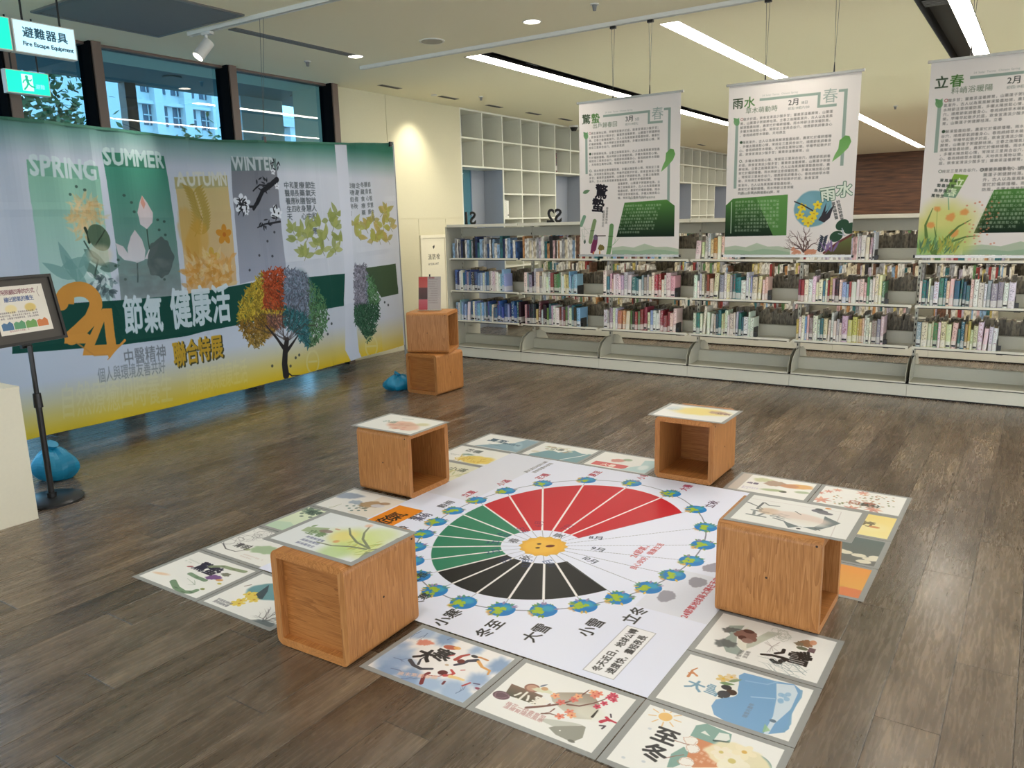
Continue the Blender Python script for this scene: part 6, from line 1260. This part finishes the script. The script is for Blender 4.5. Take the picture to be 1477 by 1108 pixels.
# unit book: x -.5..5 thickness, y 0..1 depth, z 0..1 height; rounded spine, covers, inset page block
bb = MB(); sp_ = [(-.5, .06), (-.36, .012), (0, 0), (.36, .012), (.5, .06)]
for a, b_ in zip(sp_, sp_[1:]): bb.quad([(a[0], a[1], 0), (b_[0], b_[1], 0), (b_[0], b_[1], 1), (a[0], a[1], 1)])
bb.quad([(.5, .06, 0), (.5, 1, 0), (.5, 1, 1), (.5, .06, 1)]); bb.quad([(-.5, 1, 0), (-.5, .06, 0), (-.5, .06, 1), (-.5, 1, 1)])
for z in (0, 1):
    bb.quad([(-.5, .06, z), (-.36, .012, z), (0, 0, z), (.36, .012, z), (.5, .06, z)] if z else [(.5, .06, z), (.36, .012, z), (0, 0, z), (-.36, .012, z), (-.5, .06, z)])
bb.mi = 0
for sx in (-1, 1): bb.quad([(sx*.5, .06, 1), (sx*.5, 1, 1), (sx*.40, 1, 1), (sx*.40, .06, 1)])
bb.mi = 1; bb.quad([(-.40, .06, .975), (.40, .06, .975), (.40, .985, .975), (-.40, .985, .975)]); bb.quad([(-.40, .985, .0), (-.40, .985, .975), (.40, .985, .975), (.40, .985, .0)]); bb.quad([(-.5, .06, .0), (.5, .06, 0), (.5, 1, 0), (-.5, 1, 0)])
PAL = {'blue': ((60, 96, 150), 'blue'), 'navy': ((36, 50, 92), 'navy'), 'pale blue': ((140, 172, 206), 'pale'), 'white': ((222, 220, 214), ''), 'cream': ((216, 206, 180), ''), 'grey': ((150, 152, 156), ''), 'black': ((38, 36, 38), ''), 'red': ((150, 56, 54), ''), 'green': ((90, 130, 80), ''), 'teal': ((50, 110, 116), ''), 'yellow': ((200, 184, 110), ''), 'orange': ((190, 140, 90), ''), 'pink': ((212, 176, 178), ''), 'purple': ((90, 76, 108), ''), 'brown': ((112, 78, 58), ''), 'lilac': ((186, 178, 196), '')}
MIX = {'cool': ['blue', 'navy', 'pale blue', 'white', 'pale blue', 'grey', 'blue', 'teal', 'black', 'white'], 'mix': ['white', 'white', 'grey', 'cream', 'white', 'cream', 'white', 'white', 'pink', 'grey', 'cream', 'red', 'green', 'white', 'teal', 'yellow', 'lilac', 'brown', 'white', 'black', 'cream', 'pale blue', 'white', 'orange'], 'pink': ['white', 'pink', 'cream', 'white', 'lilac', 'white', 'red', 'teal', 'white', 'grey']}
ORD = ['first', 'second', 'third', 'fourth', 'fifth', 'sixth', 'seventh', 'eighth', 'ninth', 'tenth', 'eleventh', 'twelfth', 'thirteenth', 'fourteenth', 'fifteenth', 'sixteenth', 'seventeenth', 'eighteenth', 'nineteenth', 'twentieth']+['twenty-'+w for w in ('first', 'second', 'third', 'fourth', 'fifth', 'sixth', 'seventh', 'eighth', 'ninth')]+['thirtieth']+['thirty-'+w for w in ('first', 'second', 'third', 'fourth', 'fifth', 'sixth')]
proto_book = None; n_books = 0
rb = random.Random(21)
# (row, bay, start, end, mix, mean thickness)
RUNS = []
for bay in range(5, -1, -1):
    for row in (0, 1):
        if bay == 0: RUNS.append((row, bay, .03, .90 if row == 0 else .72, 'cool', .0285))
        else: RUNS.append((row, bay, .015 if bay > 1 else .02, {1: .66, 2: .70, 3: .60, 4: .66, 5: .60, 6: .5}[bay]+rb.uniform(-.05, .12), 'mix' if (bay+row) % 3 else 'pink', .0285))
RUNS += [(2, 3, .02, .44, 'mix', .028), (2, 4, .47, .60, 'mix', .028)]
REST = [(2, 0, .03, .9, 'cool', .028), (2, 1, .02, .9, 'mix', .028), (2, 2, .02, .7, 'mix', .03), (2, 4, .02, .46, 'mix', .03), (2, 5, .02, .6, 'mix', .03), (2, 6, .02, .6, 'mix', .03), (1, 6, .02, .6, 'mix', .03), (0, 6, .02, .6, 'mix', .03)]
rest = MB(); rest_cols = []
def bookend(x, z, row, bay):
    e = empty('bookend', (X0+bay*BAY+x, Y0+.03, z)); tag(e, 'black bookend after the last book on the %s shelf of the %s bay' % (('lower', 'middle', 'upper')[row], ORD[bay]), 'bookend', 'black bookends on the shelves')
    MB().box(.002, .005, 0, .13, .002, .10).build('plate', M['blackmetal'], e); MB().box(.002, .045, 0, .10, -.017, -.0155).build('foot', M['blackmetal'], e); MB().box(.005, .03, .0, .028, .018, .055).build('grip', M['blackmetal'], e)
for (row, bay, a, b_, mixn, tm) in RUNS:
    x = X0+bay*BAY+.02+a; end = X0+bay*BAY+b_+.02; k = 0; z = RS[row]-.0175; left = 'x'
    lean = 0.0
    if bay == 6 and n_books > 0 and x > .11+.6: continue
    prev = None
    while x < end:
        t = max(.014, rb.gauss(tm, .009)); h = min(.305, max(.17, rb.gauss(.215, .02)))*(1.0); d = rb.uniform(.14, .175)
        cn = prev if (prev and rb.random() < .28) else rb.choice(MIX[mixn]); prev = cn
        c = [min(255, max(0, v+rb.uniform(-16, 16))) for v in PAL[cn][0]]
        if proto_book is None:
            o = bb.build('book', [M['book'], M['pages']]); proto_book = o
        else: o = proto_book.copy(); COL.objects.link(o)
        lean = rb.uniform(.02, .07) if rb.random() < .08 else 0.0
        o.location = (x+t/2, Y0+.018+rb.uniform(0, .02), z+t*.5*math.sin(lean)); o.scale = (t*.97, d, h); o.rotation_euler = (0, lean, 0); x += t+math.sin(lean)*h
        o.color = srgb(c)+(1,); k += 1; n_books += 1
        tag(o, '%s-spined book, %s from the left on the %s shelf of the %s bay' % (cn, ORD[min(k-1, len(ORD)-1)], ('lower', 'middle', 'upper')[row], ORD[bay]), 'book', 'books on the %s shelves of the front row' % ('lower', 'middle', 'upper')[row])
    if bay: bookend(x-(X0+bay*BAY), z, row, bay)
def stuff_books(name, label, runs, spine_y, dirn, pagey=False):
    """rows of books merged into one mesh with a colour per book"""
    V = []; F = []; C = []; MI = []
    for (xa, xb, z, y, tm, mixn, pg) in runs:
        x = xa
        while x < xb:
            t = max(.013, rb.gauss(tm, .008)); h = min(.29, max(.16, rb.gauss(.21, .02))); d = rb.uniform(.14, .175)*dirn
            c = (rb.uniform(96, 150),)*3 if pg else PAL[rb.choice(MIX[mixn])][0]
            if pg: c = (c[0]*1.08, c[0], c[0]*.84)
            ya, yb_ = y, y+d; n = len(V); V += [(x+q*t*.96, yy, zz) for zz in (z, z+h) for yy in (ya, yb_) for q in (0, 1)]
            for q in ((0, 2, 3, 1), (4, 5, 7, 6), (0, 1, 5, 4), (2, 6, 7, 3), (0, 4, 6, 2), (1, 3, 7, 5)): F.append(tuple(n+i for i in q)); C.append(c); MI.append(0)
            x += t
    me = bpy.data.meshes.new(name); me.from_pydata(V, [], F); at = me.color_attributes.new('tone', 'BYTE_COLOR', 'CORNER')
    buf = np.ones((len(F)*4, 4), np.float32); buf[:, :3] = np.repeat(np.array([srgb(c) for c in C], np.float32), 4, 0); at.data.foreach_set('color', buf.ravel()); me.materials.append(M['stuffbook']); me.update()
    o = bpy.data.objects.new(name, me); COL.objects.link(o); tag(o, label, 'books', None, 'stuff'); return o
m = bpy.data.materials.new('book_rows'); m.use_nodes = True; nt = m.node_tree; va = N(nt, 'ShaderNodeVertexColor'); va.layer_name = 'tone'
tc = N(nt, 'ShaderNodeTexCoord'); mp = N(nt, 'ShaderNodeMapping'); mp.inputs['Scale'].default_value = (60, 10, 22); nt.links.new(tc.outputs['Object'], mp.inputs[0]); nz = N(nt, 'ShaderNodeTexNoise'); nz.inputs['Scale'].default_value = 1.0; nt.links.new(mp.outputs[0], nz.inputs['Vector'])
mx = N(nt, 'ShaderNodeMix', data_type='RGBA', blend_type='MULTIPLY'); mx.inputs['Factor'].default_value = .7; nt.links.new(va.outputs[0], mx.inputs['A']); nt.links.new(ramp(nt, nz.outputs['Fac'], [(.45, (255, 255, 255)), (.6, (150, 144, 138))]), mx.inputs['B']); nt.links.new(mx.outputs['Result'], nt.nodes['Principled BSDF'].inputs['Base Color']); M['stuffbook'] = m
runs = [(X0+bay*BAY+.02+a, X0+bay*BAY+.02+b_, RS[row]-.0175, Y0+.02, tm, mixn, False) for (row, bay, a, b_, mixn, tm) in REST]
stuff_books('shelf_books', 'books standing on the upper shelves of the front row behind the hanging banners', runs, 0, 1)
runs = []
for row in range(3):
    for bay in range(7):
        a = rb.uniform(.02, .1); runs.append((X0+bay*BAY+a, X0+bay*BAY+.92, RS[row]-.0175, Y0+.56-.175, .017, 'mix', True))
stuff_books('turned_books', 'grey brown fore edges of books on the far side of the front shelves', runs, 0, 1)
for (xs_, ys_, nm) in ((-5.67, 9.20, 'second'), (-5.67, 11.35, 'third')):
    runs = []
    for row in range(3):
        for bay in range(7):
            runs.append((xs_+bay*BAY+.02, xs_+bay*BAY+rb.uniform(.55, .9), RS[row]-.0175, ys_+.02, .026, 'mix', False)); runs.append((xs_+bay*BAY+.03, xs_+bay*BAY+.9, RS[row]-.0175, ys_+.385, .02, 'mix', True))
    stuff_books('shelf_books', 'books filling the %s row of shelving behind' % nm, runs, 0, 1)
# cut-out bay numbers standing on top, read from the other side
def number(t, x, label):
    cu = bpy.data.curves.new('n', 'FONT'); cu.body = t; cu.size = .19; cu.extrude = .006; cu.resolution_u = 3; cu.offset = .004; ob = bpy.data.objects.new('n', cu); me = bpy.data.meshes.new_from_object(ob); bpy.data.objects.remove(ob)
    me.materials.clear(); me.materials.append(M['blackmetal']); me.transform(Matrix.Rotation(PI/2, 4, 'X')); me.transform(Matrix.Rotation(PI, 4, 'Z'))
    o = bpy.data.objects.new('bay_number', me); COL.objects.link(o); o.location = (x, Y0+.05, TOPZ+.006); tag(o, label, 'number sign', 'cut-out bay numbers on the shelf top'); return o
number('S1', -5.23, 'black cut-out number standing on the shelf top at its left end'); number('S2', -4.14, 'black cut-out number standing on the shelf top beside the left hanging banner')

# ------------------------------------------------------------------ white cubby wall
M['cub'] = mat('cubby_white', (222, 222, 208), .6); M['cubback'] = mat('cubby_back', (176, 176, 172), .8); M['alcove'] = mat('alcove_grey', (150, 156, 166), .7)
cw_ = empty('cubby_wall', (XW-.33, 8.50, 0)); tag(cw_, 'tall white open cubby shelving filling the left wall beyond the cream panels', 'shelving')
CW = .481; NC = 28; ZR = [CEIL-.0, 2.616, 2.255, 1.914, 1.572, 1.23, .89, .55, .10]
y_end = NC*CW
pat = lambda k: (k % 5) in (0, 1)
def cpart(nm, b, m): return b.build(nm, m, cw_)
for k in range(NC+1):
    al_in = (k % 5) == 1           # the post in the middle of an alcove stops at the second board
    cpart('upright', MB().box(0, .33, k*CW-.011+.011, k*CW+.022, 2.255 if al_in else 0, CEIL), M['cub'])
for r, z in enumerate(ZR):
    if r <= 2: cpart('shelf', MB().box(0, .328, .0, y_end, z-.022, z), M['cub'])
    else:
        for k in range(0, NC):
            if not pat(k): cpart('shelf', MB().box(0, .328, k*CW+.022, (k+1)*CW, z-.022, z), M['cub'])
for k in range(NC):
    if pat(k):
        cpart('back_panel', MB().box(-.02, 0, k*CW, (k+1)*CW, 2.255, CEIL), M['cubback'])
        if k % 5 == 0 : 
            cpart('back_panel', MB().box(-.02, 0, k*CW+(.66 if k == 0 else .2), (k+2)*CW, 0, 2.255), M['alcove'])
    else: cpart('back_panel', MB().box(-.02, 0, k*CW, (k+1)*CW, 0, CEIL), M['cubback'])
for k in range(2, NC, 5): cpart('window_lit_side', MB().box(.002, .32, k*CW-.004, k*CW-.001, 0, 2.23), M['alcove'])  # thin added sheet, window light on the white upright put into its grey
struct('window_12', MB().box(XW-.352, XW-.346, 8.52, 9.16, .03, 2.25), M['glass'])
o = MB().box(XW-.6, XW-.35, 8.2, 8.5, 0, CEIL).build('trim_30', M['wall']); o['kind'] = 'structure'
o = MB().box(XW-.6, XW-.36, 9.17, YN, 0, CEIL).build('wall_left_far', M['wall']); o['kind'] = 'structure'
o = MB().box(XW-.6, XW-.36, 8.5, 9.17, 2.25, CEIL).build('trim_31', M['wall']); o['kind'] = 'structure'
# the few books and boxes left in it
cub = lambda k, r: (XW-.05, 8.5+k*CW+.03, ZR[r+1])
def cubook(k, r, n, cols, hs, label, off=0.0, tt=.03):
    x, y, z = cub(k, r); yy = y+off
    for q in range(n):
        o = proto_book.copy(); COL.objects.link(o); h = hs[q % len(hs)]; o.location = (x, yy+tt/2, z); o.rotation_euler = (0, 0, PI/2); o.scale = (tt*.97, .17, h); o.color = srgb(cols[q % len(cols)])+(1,); yy += tt
        tag(o, label+(', %s from the left' % ORD[q] if n > 1 else ''), 'book', 'books left in the cubby wall')
cubook(2, 3, 5, ((236, 236, 226), (226, 228, 218)), (.26, .26, .25, .24, .24), 'white binder in the lit cubby under the first alcove top', .0, .036)
cubook(3, 3, 2, ((140, 110, 80), (90, 76, 66)), (.32, .3), 'brown book in the low cubby beside the white binders', .0, .045)
cubook(4, 3, 1, ((120, 160, 110),), (.24,), 'green-spined book in the low cubby near the second alcove', .02, .03)
cubook(5, 1, 1, ((38, 38, 44),), (.30,), 'large black book standing in an upper cubby over the second alcove', .02, .12)
